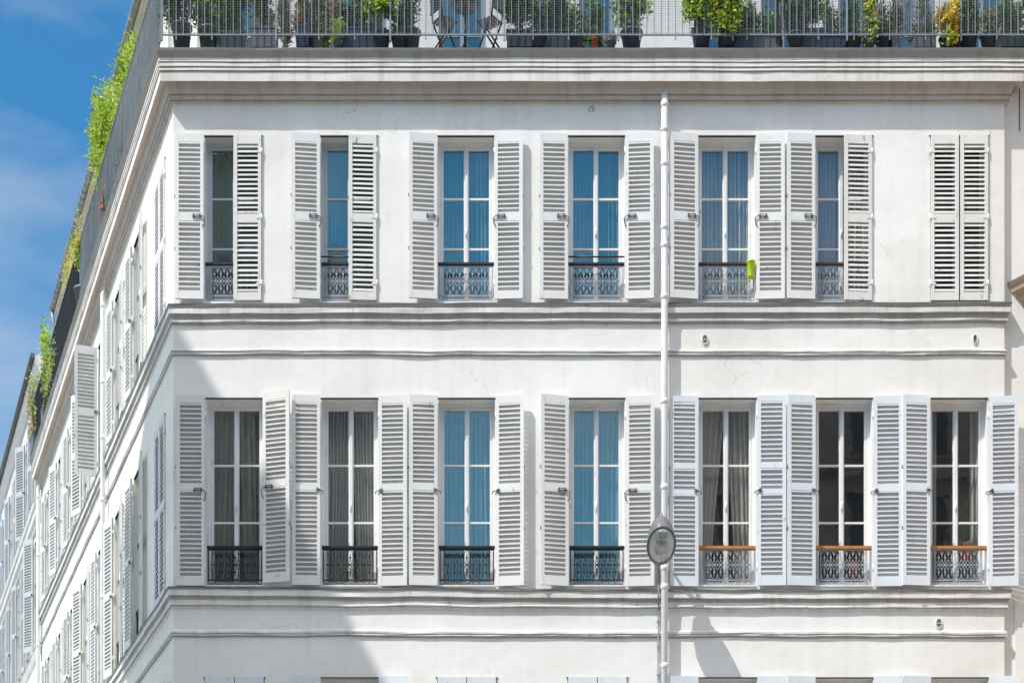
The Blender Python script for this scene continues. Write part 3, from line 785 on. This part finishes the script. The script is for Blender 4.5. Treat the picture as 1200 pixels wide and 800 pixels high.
fp(1135, 5, ('round','teal'), 22, 26, (0,2,58,16,8,30), 640, 5.5, 2.4, ['g2','g2','g1','g3'], 'tall green bush right of the yellow-leaved shrub')
fp(1158, 0, ('round','teal'), 20, 22, (0,0,38,12,7,13), 300, 4.5, 2.6, ['pink','dry','g3','g2'], 'low plant with pale pink flowers near the right end', weights=[2,1,2,3])
fp(1186, 5, ('box','teal'), 30, 26, (0,2,60,18,8,28), 620, 6, 1.6, ['g1','g2','ol'], 'upright fine-leaved green bush at the right end of the balcony')
for px_, d_, pn, mats_, lab in (
    (262, 12, ('box','teal'), ['g1','g2'], 'low dark fern-like plant in the gap behind the second and third pots from the left'),
    (372, 10, ('round','gpot'), ['g1','dry','g2'], 'low brownish plant immediately right of the square dark blue pot'),
    (406, 12, ('box','navy'), ['g1','g2'], 'dark trailing plant behind the lime seedling'),
    (468, 4, ('round','teal'), ['g1','g2','ol'], 'dark low shrub between the round-leaved standard tree and the narrow green shrub'),
    (630, 0, ('round','navy'), ['g1','g1','g2'], 'low dark bush filling the gap between the dense bush and the willowy shrub'),
    (674, 6, ('round','teal'), ['g1','ol','g2'], 'thin dark shrub just left of the terracotta pot'),
    (868, 8, ('box','navy'), ['g1','g1','g2'], 'dark low bush right behind the coppery shrub'),
    (900, 8, ('box','gpot'), ['g1','ol','g2'], 'dark low bush under the hanging clump'),
    (932, 0, ('round','teal'), ['g1','g1','ol'], 'dark low shrub in front of the long teal planter'),
    (975, 8, ('box','navy'), ['g1','g2','ol'], 'dark shrub in a blue box left of the variegated climber'),
    (1000, 4, ('round','teal'), ['g1','g1','g2'], 'dark narrow shrub touching the variegated climber'),
    (1036, 10, ('round','navy'), ['ol','g1','g2'], 'blue-green low shrub right of the variegated climber'),
    (1082, 6, ('box','gpot'), ['ol','dry','g1'], 'grey-green low shrub left of the yellow-leaved shrub'),
    (1122, 8, ('round','navy'), ['g1','g2'], 'dark shrub squeezed between the yellow-leaved shrub and the tall green bush')):
    fp(px_, d_, pn, 20 if pn[0] == 'round' else 26, 22, (0, 2, 40, 13, 8, 28), 300, 5.2, 2.3, mats_, lab)
# wing plants
def wp(s_, q, *a, **k): return potted(WG, -s_, q, FZ, *a, **k)
wp(400, 6, ('box','gpot'), 60, 36, (30,0,140,75,12,66), 2600, 15, 2.8, ['g3','g2','g4'], 'tall bamboo with long mid green leaves above the side railing', name='bamboo', droop=-.2, up=.2, clumps=30)
wp(520, 4, ('box','gpot'), 60, 36, (0,-4,160,88,22,105), 5200, 10, 3.0, ['g4','g4','g3','g2'], 'tall lime green bamboo clump spilling over the side railing', name='bamboo', clumps=36, weights=[4,3,4,2.5])
wp(395, -22, None, 20, 0, (-20,0,22,40,2,34), 60, 3.2, 3.2, ['red','g2'], 'thin climber with red flowers on the side railing', clumps=8, weights=[1,2])
wp(250, 0, None, 30, 0, (-60,-8,40,120,4,40), 500, 6, 2.6, ['g2','g1'], 'creeper with dark leaves behind the side mesh screen', clumps=30)
wp(700, -10, ('round','gpot'), 26, 30, (0,-4,100,26,8,48), 520, 8, 3.2, ['g3','g2','dry','yel'], 'yellowing shrub over the side railing past the lime bamboo', clumps=14, weights=[3,3,2,1])
wp(1010, 12, None, 30, 0, (0,0,200,80,12,70), 900, 8, 2.4, ['g3','dry','yel'], 'straggly vine hanging from the gutter over the side balcony', clumps=20, stem='pale', droop=.4)
wp(1180, -8, ('box','gpot'), 50, 30, (20,-4,120,60,12,60), 900, 7, 3.0, ['g2','g3'], 'leafy plant near the far end of the side balcony', clumps=16)
wp(1150, -16, None, 30, 0, (60,0,60,110,4,44), 700, 7, 3.0, ['g2','dry','g3'], 'creeper with dry leaves on the dark side railing', clumps=18)
wp(1325, -12, ('box','gpot'), 50, 30, (0,-4,84,56,12,66), 1100, 7, 3.2, ['g3','g2','dry','pink'], 'mixed plants with pink flowers at the end of the side balcony', clumps=20, weights=[4,3,2,1.5])

# terrace furniture
def chair(px, d, rz, label):
    e_ = empty('garden_chair', FR.world(X(px)*(1+d/F), d, FZ), label, 'chair', 'folding chairs on the balcony', rz=rz)
    def part(nm, m, mat='iron'):
        o = bpy.data.objects.new(nm, m.mesh(nm, [mat])); COL.objects.link(o); o.parent = e_
    m = MB()
    for k in range(5): m.box(-10, 10, -12+k*5, -8.5+k*5, 38, 39.4)
    part('seat', m)
    m = MB()
    for k in range(6): m.box(-9+k*3.4, -7.4+k*3.4, 12.5, 13.7, 48, 74)
    m.box(-10, 10, 12, 14, 72, 75); m.box(-10, 10, 12, 14, 47, 49); part('backrest', m)
    for sx in (-1, 1):
        m = MB(); m.tube([(sx*10, -12, 0), (sx*10, 10, 40), (sx*10, 14, 76)], 1.1, 6); part('leg', m)
        m = MB(); m.tube([(sx*9, 14, 0), (sx*9, -10, 39)], 1.1, 6); part('leg', m)
    return e_
chair(521, 14, 2.2, 'dark slatted folding chair left of the round table')
chair(574, 14, -2.2, 'dark slatted folding chair right of the round table')
tb_ = empty('garden_table', FR.world(X(545)*(1+14/F), 14, FZ), 'small round dark table between the two folding chairs', 'table')
for nm, fn in (('tabletop', 0), ('pedestal', 1)):
    m = MB()
    if fn == 0: m.lathe([(0, 58), (16, 58), (17, 59), (17, 60.5), (0, 61)], n=28)
    else:
        m.tube([(0, 0, 4), (0, 0, 58)], 1.6, 8)
        for k in range(3):
            a = 2*PI*k/3; m.tube([(16*math.cos(a), 16*math.sin(a), 0), (6*math.cos(a), 6*math.sin(a), 6), (0, 0, 16)], 1.1, 6)
    o = bpy.data.objects.new(nm, m.mesh(nm, ['iron'])); COL.objects.link(o); o.parent = tb_

# ================================================================== curtains
ordn = ['first', 'second', 'third', 'fourth', 'fifth', 'sixth', 'seventh']
def pair(i, row, mat='curt', drape=(0, 0), pl=6):
    a, b = (up if row == 'U' else lo)[i]; T, B = (UT, UB) if row == 'U' else (LT, LB); c = (a+b)/2
    rn = 'upper' if row == 'U' else 'lower'
    col = 'white' if mat == 'curt' else 'grey'
    curtain(FR, X(a)-2, X(c)-.5, T-3, B+4, 25, f'left {col} pleated curtain behind the {ordn[i]} {rn} row window from the left', mat, drape[0], pl, i*3+(50 if row == 'L' else 0))
    if row == 'U' and i in (0, 1): return      # hidden behind a closed shutter
    curtain(FR, X(c)+.5, X(b)+2, T-3, B+4, 25, f'right {col} pleated curtain behind the {ordn[i]} {rn} row window from the left', mat, drape[1], pl, i*3+1+(50 if row == 'L' else 0))
for i in range(6): pair(i, 'U', 'curt_d' if i == 0 else 'curt', pl=7)
pair(0, 'L', 'curt_d', drape=(.25, -.2), pl=5); pair(1, 'L', 'curt', drape=(.15, -.2), pl=8); pair(2, 'L', 'curt'); pair(3, 'L', 'curt')
pair(4, 'L', 'curt', drape=(.55, -.35), pl=5)
curtain(FR, X(1090)-2, X(1104), LT-3, LB+4, 27, 'left narrow white curtain behind the seventh lower row window from the left', 'curt', 0, 3, 91)
curtain(FR, X(1144), X(1159), LT-3, LB+4, 27, 'right narrow white curtain behind the seventh lower row window from the left', 'curt', 0, 3, 92)

# ================================================================== objects at the windows
c_ = MB(); c_.lathe([(0, 0), (3.6, 0), (4.0, 2), (4.9, 18), (5.3, 18.4), (5.3, 19.6), (4.6, 19.6), (3.8, 3), (0, 3)], n=20)
c_.tube([(0, 4.6, 18), (0, 6.4, 20), (0, 7.8, 18.6)], .5, 6)
pc = put('hanging_pot', c_.mesh('hanging_pot', ['lime']), FR, (X(879.5), -3.4, Y(327.5)))
tag(pc, 'lime green plastic pot hooked on the guard of the fifth upper window', 'pot')
potted(FR, X(1136), 22, Y(650), ('round','terra'), 18, 14, (0,0,16,10,5,8), 240, 4, 1.6, ['dry','ora','dry'], 'dry brown plant in a pot inside the lower right window', seed=5)
# cactus-like plant
e_ = empty('cactus', FR.world(X(1137), 30, Y(652)), 'tall green branching succulent inside the lower right window', 'plant')
m = MB(); m.tube([(0,0,0),(-2,0,30),(0,0,62)], [1,1,.6], 6)
o = bpy.data.objects.new('stem', m.mesh('stem', ['g1'])); COL.objects.link(o); o.parent = e_
m = MB(); r = random.Random(3)
for k in range(26):
    z = 26+k*1.8; leaf(m, Vector((-1, 0, z)), Vector((r.choice((-1, 1))*.7, 0, 1)), Vector((0, -1, 0)), 14, 4.2, 0)
o = bpy.data.objects.new('foliage', m.mesh('foliage', ['g1'])); COL.objects.link(o); o.parent = e_
m = MB(); m.lathe([(0, 0), (4.5, 0), (5.5, 15), (5, 15.5), (0, 15)], n=16)
tag(put('vase', m.mesh('vase', ['red']), FR, (X(1006), 24, Y(668))), 'small red vase inside the sixth lower window', 'vase')

# ================================================================== street lamp on the wall
def wl(p, px, py): return Vector(((px-600)*(1-p/F), -p, (HZ-py)*(1-p/F)))
L0 = wl(54, 775, 638.5)
LAMP = empty('wall_lamp', FR.world(X(773), 0, Y(648)), 'grey street lamp with clear glass bowl on a wall bracket beside the white downpipe', 'street lamp')
def lpart(nm, me):
    o = bpy.data.objects.new(nm, me); COL.objects.link(o); o.parent = LAMP; return o
off = Vector((X(773), 0, Y(648)))
tiltm = Matrix.Rotation(math.radians(-37), 3, 'X')        # bowl looks out and down
def lv(m, c=L0): m.v = [tuple((tiltm @ Vector(v)) + c - off) for v in m.v]; return m
SXL, SYL = .98, 1.5
m = MB()
m.lathe([(16.4, -1.2), (16.6, 1.5), (16.2, 5), (14.6, 11.5), (11.4, 18), (7.6, 22.5), (3.5, 25), (0, 26)], n=36, sx=SXL, sy=SYL)
m.lathe([(16.0, -1.2), (15.6, 2), (12, 5), (0, 7)], n=36, sx=SXL, sy=SYL)
m.lathe([(16.4, -1.2), (16.0, -1.2)], n=36, sx=SXL, sy=SYL)
for q_ in (0,):
    zz_ = [max(0, v[2]) for v in m.v]; lv(m); m.v = [(v[0], v[1], v[2]+z_*.45) for v, z_ in zip(m.v, zz_)]
hood = lpart('hood', m.mesh('hood', ['lamp']))
m = MB(); m.lathe([(15.4, -1.8), (16.9, -1.8), (17.2, 0), (17.0, 1.5), (16.3, 1.8)], n=36, sx=SXL, sy=SYL); lpart('rim', lv(m).mesh('rim', ['lamp']))
m = MB(); m.lathe([(15.6, -1.2), (15.3, -5), (13.6, -9.5), (10, -13), (5, -15), (0, -15.6)], n=36, sx=SXL, sy=SYL)
MT['bowl'] = glass('lamp_bowl', .16, (1, 1, 1), (.93, .95, .95)); MT['refl'] = metal('reflector', (.62, .64, .65), .3, .35, .1)
lpart('glass_bowl', lv(m).mesh('glass_bowl', ['bowl']))
m = MB(); m.lathe([(14.6, -.4), (11, 3), (5, 5.4), (0, 5.8)], n=36, sx=SXL, sy=SYL); lpart('reflector', lv(m).mesh('reflector', ['refl']))
m = MB(); m.lathe([(0, 3), (2.2, 3), (2.6, 0), (3.6, -3.5), (3.0, -7), (0, -8.4)], n=14, sy=1.3)
m.tube([(-4.5, -4, 2), (-4.5, 2, -4), (-3, 8, -4)], .5, 6); m.tube([(4.5, -4, 2), (4.5, 2, -4), (3, 8, -4)], .5, 6)
MT['bulb'] = paint('bulb_glass', (.42, .47, .52), .2, 0)
lpart('bulb', lv(m).mesh('bulb', ['bulb']))
m = MB()
top = wl(36, 775, 604) - off
nk = wl(38, 775, 613) - off
m.tube([nk+Vector((0, 0, -6)), nk, nk+Vector((0,0,3)), top+Vector((0, 0, 1.0)), top+Vector((0, 0, 4))], [3.4, 2.8, 2.2, 1.8, .4], 10)
lpart('finial', m.mesh('finial', ['lamp']))
m = MB(); m.tube([Vector((-1, 0, -4)), Vector((-.6, -12, 0)), Vector((0, -26, 8)), nk+Vector((0, 2, 0))], [2.0, 2.0, 1.8, 1.8], 10)
m.box(-4, 3, -2, 0, -13, 5)
m.tube([Vector((-1.6, -2, -10)), Vector((-1, -14, -2))], 1.0, 6)
lpart('bracket', m.mesh('bracket', ['lamp']))

# ================================================================== second building along the side street
B2 = empty('apartment_building', FR.world(*wpt(1362, 0, 0))*1, 'pale narrow apartment building further along the side street beyond the corner block', 'building')
B2.location.z = 0
s0, s1 = 1352, 2165
c2 = [s0+75+158*k for k in range(5)]
o2 = []
rows2 = [(Y(-62), Y(131)), (Y(190), Y(400)), (Y(500), Y(715))]
for s_ in c2:
    for T, B in rows2: o2.append((-s_-31, -s_+31, T, B))
put('wall', wall_mesh(-s1, -s0, Y(-128), Y(1439), o2, mats=('cream', 'room', 'zinc')), WG, parent=B2)
m = MB(); m.quad((-s1, 0, Y(1439)), (-s1, 500, Y(1439)), (-s1, 500, Y(-128)), (-s1, 0, Y(-128))); m.quad((-s0, 0, Y(110)), (-s0, 500, Y(110)), (-s0, 500, Y(-128)), (-s0, 0, Y(-128)))
put('side_wall', m.mesh('side_wall', ['cream']), WG, parent=B2)
def straight(name, prof, a, b, mats, parent, seed):
    pts = [(a+(b-a)*k/40, 0, 0, -1, a+(b-a)*k/40) for k in range(41)]
    return band(name, prof, pts, mats, parent, frame=WG, jit=.4, seed=seed)
straight('cornice', [(0, Y(136), 1), (15, Y(138), 1), (15, Y(141), 0), (13, Y(148), 0), (10, Y(152), 0), (9, Y(160), 0), (5, Y(164), 2), (4, Y(172), 2), (0, Y(176), 2)], -s0, -s1-3, ['mould', 'zinc', 'soffit'], B2, 7)
straight('cornice', [(0, Y(406), 1), (7, Y(408), 1), (7, Y(411), 0), (5, Y(418), 0), (3, Y(424), 0), (0, Y(430), 0)], -s0, -s1-3, ['mould', 'zinc'], B2, 8)
straight('eaves', [(-200, Y(-290), 1), (12, Y(-132), 1), (13, Y(-124), 0), (11, Y(-118), 0), (6, Y(-114), 0), (4, Y(-104), 2), (0, Y(-98), 2)], -s0+8, -s1-3, ['mould', 'zinc_roof', 'soffit'], B2, 9)
m = MB(); m.tube([(-s0+10, -17, Y(-132)), (-s1-4, -17, Y(-132))], 4.6, 10); put('gutter', m.mesh('gutter', ['zinc']), WG, parent=B2)
for k, s_ in enumerate(c2):
    for j, (T, B) in enumerate(rows2):
        row = 'U' if j == 0 else 'L'
        window(WG, -s_-31, -s_+31, T, B, [70, 130], 'glass_mid', 'wood', B2)
        aa = [(168, 174), (150, 174), (174, 170), (165, 174), (174, 172)][(k+j) % 5]
        shutter(WG, 'L', -s_-31, B+.5, 31, row, aa[0], 'shut_grey', B2, 'hook', seed=k)
        shutter(WG, 'R', -s_+31, B+.5, 31, row, aa[1], 'shut_grey', B2, 'hook', seed=k+1)

# ================================================================== stone building at the right edge
dirr = Vector((.562, -.827)); nr = Vector((-.827, -.562))
ang = math.atan2(dirr.y, dirr.x)
NB = Frame(X(1182.5)+30*.827, 6+30*.562, ang)
NBE = empty('stone_building', (NB.o.x, NB.o.y, 0), 'tan stone building with a moulded cornice just showing at the right edge', 'building')
pr = [(0, Y(326), 1), (30, Y(real(0, 328)), 1), (30, Y(332), 0), (27.5, Y(334.5), 0), (26, Y(340), 0), (21, Y(342), 0), (20.5, Y(348), 0), (15, Y(351), 0), (13, Y(362), 0), (9, Y(366), 0), (8.5, Y(371), 0), (3, Y(375), 0), (0, Y(379), 0)]
# outward is local -y, local +x runs towards the viewer
pts = [(10*k, 0, 0, -1, 10*k) for k in range(60)]
band('cornice', pr, pts, ['stone', 'zinc'], NBE, frame=NB, jit=.3, seed=12)
m = MB(); m.quad((0,0,Y(1439)), (600,0,Y(1439)), (600,0,Y(-100)), (0,0,Y(-100)))
m.quad((600,0,Y(1439)), (600,600,Y(1439)), (600,600,Y(-100)), (600,0,Y(-100)))
m.quad((0,0,Y(-100)), (600,0,Y(-100)), (600,600,Y(-100)), (0,600,Y(-100)))
put('wall', m.mesh('wall', ['stone']), NB, parent=NBE)

# ================================================================== buildings across the square (seen in the panes)
def block(name, x0, x1, y0, depth, h, label, mat='opp', roof=2.2, wins=True, seed=0):
    """metres; facade faces +y at y0"""
    e_ = empty(name, ((x0+x1)/2, y0, 0), label, 'building')
    k = 1/S
    def part(nm, m, mats):
        o = bpy.data.objects.new(nm, m.mesh(nm, mats)); COL.objects.link(o); o.parent = e_
    w = (x1-x0)/2*k; H = h*k; D = depth*k
    m = MB(); m.box(-w, w, -D, 0, 0, H); part('wall', m, [mat])
    m = MB(); i = 0; m.v += [(-w,0,H),(w,0,H),(w,-D,H),(-w,-D,H),(-w+60,-roof*k*.5,H+roof*k),(w-60,-roof*k*.5,H+roof*k),(w-60,-D+90,H+roof*k),(-w+60,-D+90,H+roof*k)]
    for f in ((0,1,5,4),(1,2,6,5),(2,3,7,6),(3,0,4,7),(4,5,6,7)): m.f.append(f); m.m.append(0)
    part('roof', m, ['zinc_roof'])
    r = random.Random(seed); m = MB()
    for q in range(3):
        xx = r.uniform(-w*.8, w*.8); m.box(xx-40, xx+40, -200, -150, H, H+roof*k+110)
    part('chimney', m, ['stone'])
    if wins:
        m = MB(); mm = MB()
        z = 120
        while z+230 < H:
            x = -w+110
            while x < w-80:
                m.box(x-45, x+45, 1, 3, z, z+210); mm.box(x-55, x-46, 0, 8, z-8, z+218); mm.box(x+46, x+55, 0, 8, z-8, z+218); mm.box(x-55, x+55, 0, 12, z+211, z+222); mm.box(x-60, x+60, 0, 16, z-10, z-1)
                x += 210
            mm.box(-w-6, w+6, .5, 18, z+262, z+282); z += 330
        part('window', m, ['glass_dark2']); part('trim', mm, [mat])
    return e_
MT['glass_dark2'] = metal('dark_pane', (.12, .12, .12), .1, 0, .1)
block('stone_building', 4.6, 34, -35, 14, 27.2, 'stone building across the square to the right, mirrored in the right hand windows', seed=2)
block('stone_building', -9.5, -3.4, -35, 14, 28.3, 'stone building across the square, mirrored in the second column of windows', seed=3)
block('stone_building', -30, -9.6, -36, 14, 35, 'tall stone building across the square to the left, mirrored in the first column of windows', seed=4)

# ---- gabled block across the side street: its shadow lies over the corner
SUN = Vector((-1.5, -1.0, 2.7))
def back(pt, yp):           # project along the sun onto plane y = yp (units)
    k = (pt.y-yp)/1.0; return pt + SUN*k
PY = -480
f1 = back(Vector((X(238), 0, Y(430))), PY); f2 = back(Vector((X(455), 0, Y(790))), PY)
g1 = back(Vector(wpt(143, 0, Y(362))), PY); g2 = back(Vector(wpt(495, 0, Y(690))), PY)
def isect(a, b, c, d):
    x1, z1, x2, z2, x3, z3, x4, z4 = a.x, a.z, b.x, b.z, c.x, c.z, d.x, d.z
    den = (x1-x2)*(z3-z4)-(z1-z2)*(x3-x4)
    t = ((x1-x3)*(z3-z4)-(z1-z3)*(x3-x4))/den
    return x1+t*(x2-x1), z1+t*(z2-z1)
ax_, az_ = isect(f1, f2, g1, g2)
GB = empty('gabled_building', (ax_*S, PY*S, 0), 'tall gabled building across the side street that shades the corner', 'building')
sr = (f2.z-f1.z)/(f2.x-f1.x); sl = (g2.z-g1.z)/(g2.x-g1.x)
print('apex', ax_, az_, 'slopes', sr, sl, f1, g1, g2)
wr = 330; wlft = 420
zr = az_+sr*wr; zl = az_-sl*wlft if sl > 0 else az_-abs(sl)*0
m = MB(); base = -EYE/S
prof = [(-wlft, base), (wr, base), (wr, zr), (0, az_), (-wlft, az_-sl*wlft)]
prof = [(a, b-base) for a, b in prof]
n = len(prof); m.v += [(a, 0, b) for a, b in prof]+[(a, -260, b) for a, b in prof]
m.f.append(tuple(range(n))); m.m.append(0); m.f.append(tuple(reversed(range(n, 2*n)))); m.m.append(0)
for k in range(n): m.f.append((k, (k+1) % n, n+(k+1) % n, n+k)); m.m.append(0)
o = bpy.data.objects.new('wall', m.mesh('wall', ['cream'])); COL.objects.link(o); o.parent = GB

# ================================================================== ground
def plane(name, x0, x1, y0, y1, z, mat):
    me = bpy.data.meshes.new(name); me.from_pydata([(x0,y0,z),(x1,y0,z),(x1,y1,z),(x0,y1,z)], [], [(0,1,2,3)]); me.materials.append(MT[mat])
    o = bpy.data.objects.new(name, me); COL.objects.link(o); o['kind'] = 'structure'; return o
plane('ground', -3000, 3000, -3000, 3000, -.12, 'pave')
plane('road', -60, 60, -14, -6, -.116, 'asph')
m = MB(); m.box(-600/1, 3000, -260, 0, -10.4, 0)
o = bpy.data.objects.new('pavement', m.mesh('pavement', ['pave'])); COL.objects.link(o); o.location = (0, 0, 0); o['kind'] = 'structure'

# ================================================================== sky, sun, camera
SKYC = (.34, .94, 1.16, 1); FILLB = 18.0
w = bpy.data.worlds.new('World'); sc.world = w; w.use_nodes = True; t = w.node_tree
bg = t.nodes['Background']; sky = t.nodes.new('ShaderNodeTexSky'); sky.sky_type = 'NISHITA'; sky.sun_disc = False
el = math.atan2(2.7, math.hypot(1.5, 1.0)); az = math.atan2(-1.5, -1.0)
sky.sun_elevation = el; sky.sun_rotation = az; sky.altitude = 50; sky.air_density = 1.0; sky.dust_density = .6; sky.ozone_density = 2.0
tc = t.nodes.new('ShaderNodeTexCoord'); mp = t.nodes.new('ShaderNodeMapping'); mp.inputs['Scale'].default_value = (2.2, 2.2, 5.5); mp.inputs['Rotation'].default_value = (.3, .5, 0)
nz = t.nodes.new('ShaderNodeTexNoise'); nz.inputs['Scale'].default_value = 1.6; nz.inputs['Detail'].default_value = 7; nz.inputs['Roughness'].default_value = .55
t.links.new(tc.outputs['Generated'], mp.inputs[0]); t.links.new(mp.outputs[0], nz.inputs['Vector'])
def wramp(src, p0, v0, p1, v1):
    rp = t.nodes.new('ShaderNodeValToRGB'); e = rp.color_ramp.elements
    e[0].position = p0; e[0].color = (v0, v0, v0, 1); e[1].position = p1; e[1].color = (v1, v1, v1, 1)
    t.links.new(src, rp.inputs[0]); return rp.outputs[0]
def wmath(op, a_, b_):
    n_ = t.nodes.new('ShaderNodeMath'); n_.operation = op; n_.use_clamp = True
    for q, i_ in ((a_, 0), (b_, 1)):
        if isinstance(q, float): n_.inputs[i_].default_value = q
        else: t.links.new(q, n_.inputs[i_])
    return n_.outputs[0]
wisps = wramp(nz.outputs['Fac'], .40, 0, .68, .62)
sep = t.nodes.new('ShaderNodeSeparateXYZ'); t.links.new(tc.outputs['Generated'], sep.inputs[0])
high = wramp(sep.outputs['Z'], .58, 0, .74, .92)
n2 = t.nodes.new('ShaderNodeTexNoise'); n2.inputs['Scale'].default_value = 3.0; n2.inputs['Detail'].default_value = 6
t.links.new(tc.outputs['Generated'], n2.inputs['Vector'])
fill_cap = wmath('MULTIPLY', high, wramp(n2.outputs['Fac'], .3, .55, .55, 1.0))  # bright cloud cap above the view, added as neutral fill light
cover = wmath('MAXIMUM', wisps, fill_cap)
gn = t.nodes.new('ShaderNodeMix'); gn.data_type = 'RGBA'; gn.blend_type = 'MULTIPLY'; gn.inputs[0].default_value = 1; gn.inputs[7].default_value = SKYC
t.links.new(sky.outputs[0], gn.inputs[6])
cl = t.nodes.new('ShaderNodeMix'); cl.data_type = 'RGBA'; t.links.new(high, cl.inputs[0]); cl.inputs[6].default_value = (4.6, 5.0, 5.4, 1); cl.inputs[7].default_value = (FILLB, FILLB*.965, FILLB*.915, 1)
mx = t.nodes.new('ShaderNodeMix'); mx.data_type = 'RGBA'
t.links.new(cover, mx.inputs[0]); t.links.new(gn.outputs[2], mx.inputs[6]); t.links.new(cl.outputs[2], mx.inputs[7])
t.links.new(mx.outputs[2], bg.inputs[0]); bg.inputs[1].default_value = .15
sl_ = bpy.data.lights.new('sun', 'SUN'); sl_.energy = 5.0; sl_.angle = math.radians(.5); sl_.color = (1, .955, .88)
so = bpy.data.objects.new('sun', sl_); COL.objects.link(so); so.location = (-20, -20, 40)
so.rotation_euler = (-SUN).to_track_quat('-Z', 'Y').to_euler()
cd = bpy.data.cameras.new('camera'); co = bpy.data.objects.new('camera', cd); COL.objects.link(co)
co.location = (0, -F*S, EYE); co.rotation_euler = (PI/2, 0, 0)
cd.sensor_width = 36; cd.lens = F/1200*36; cd.shift_y = (HZ-400)/1200; cd.clip_end = 6000; cd.clip_start = .1
sc.camera = co
sc.view_settings.view_transform = 'Standard'; sc.view_settings.look = 'None'; sc.view_settings.exposure = 0
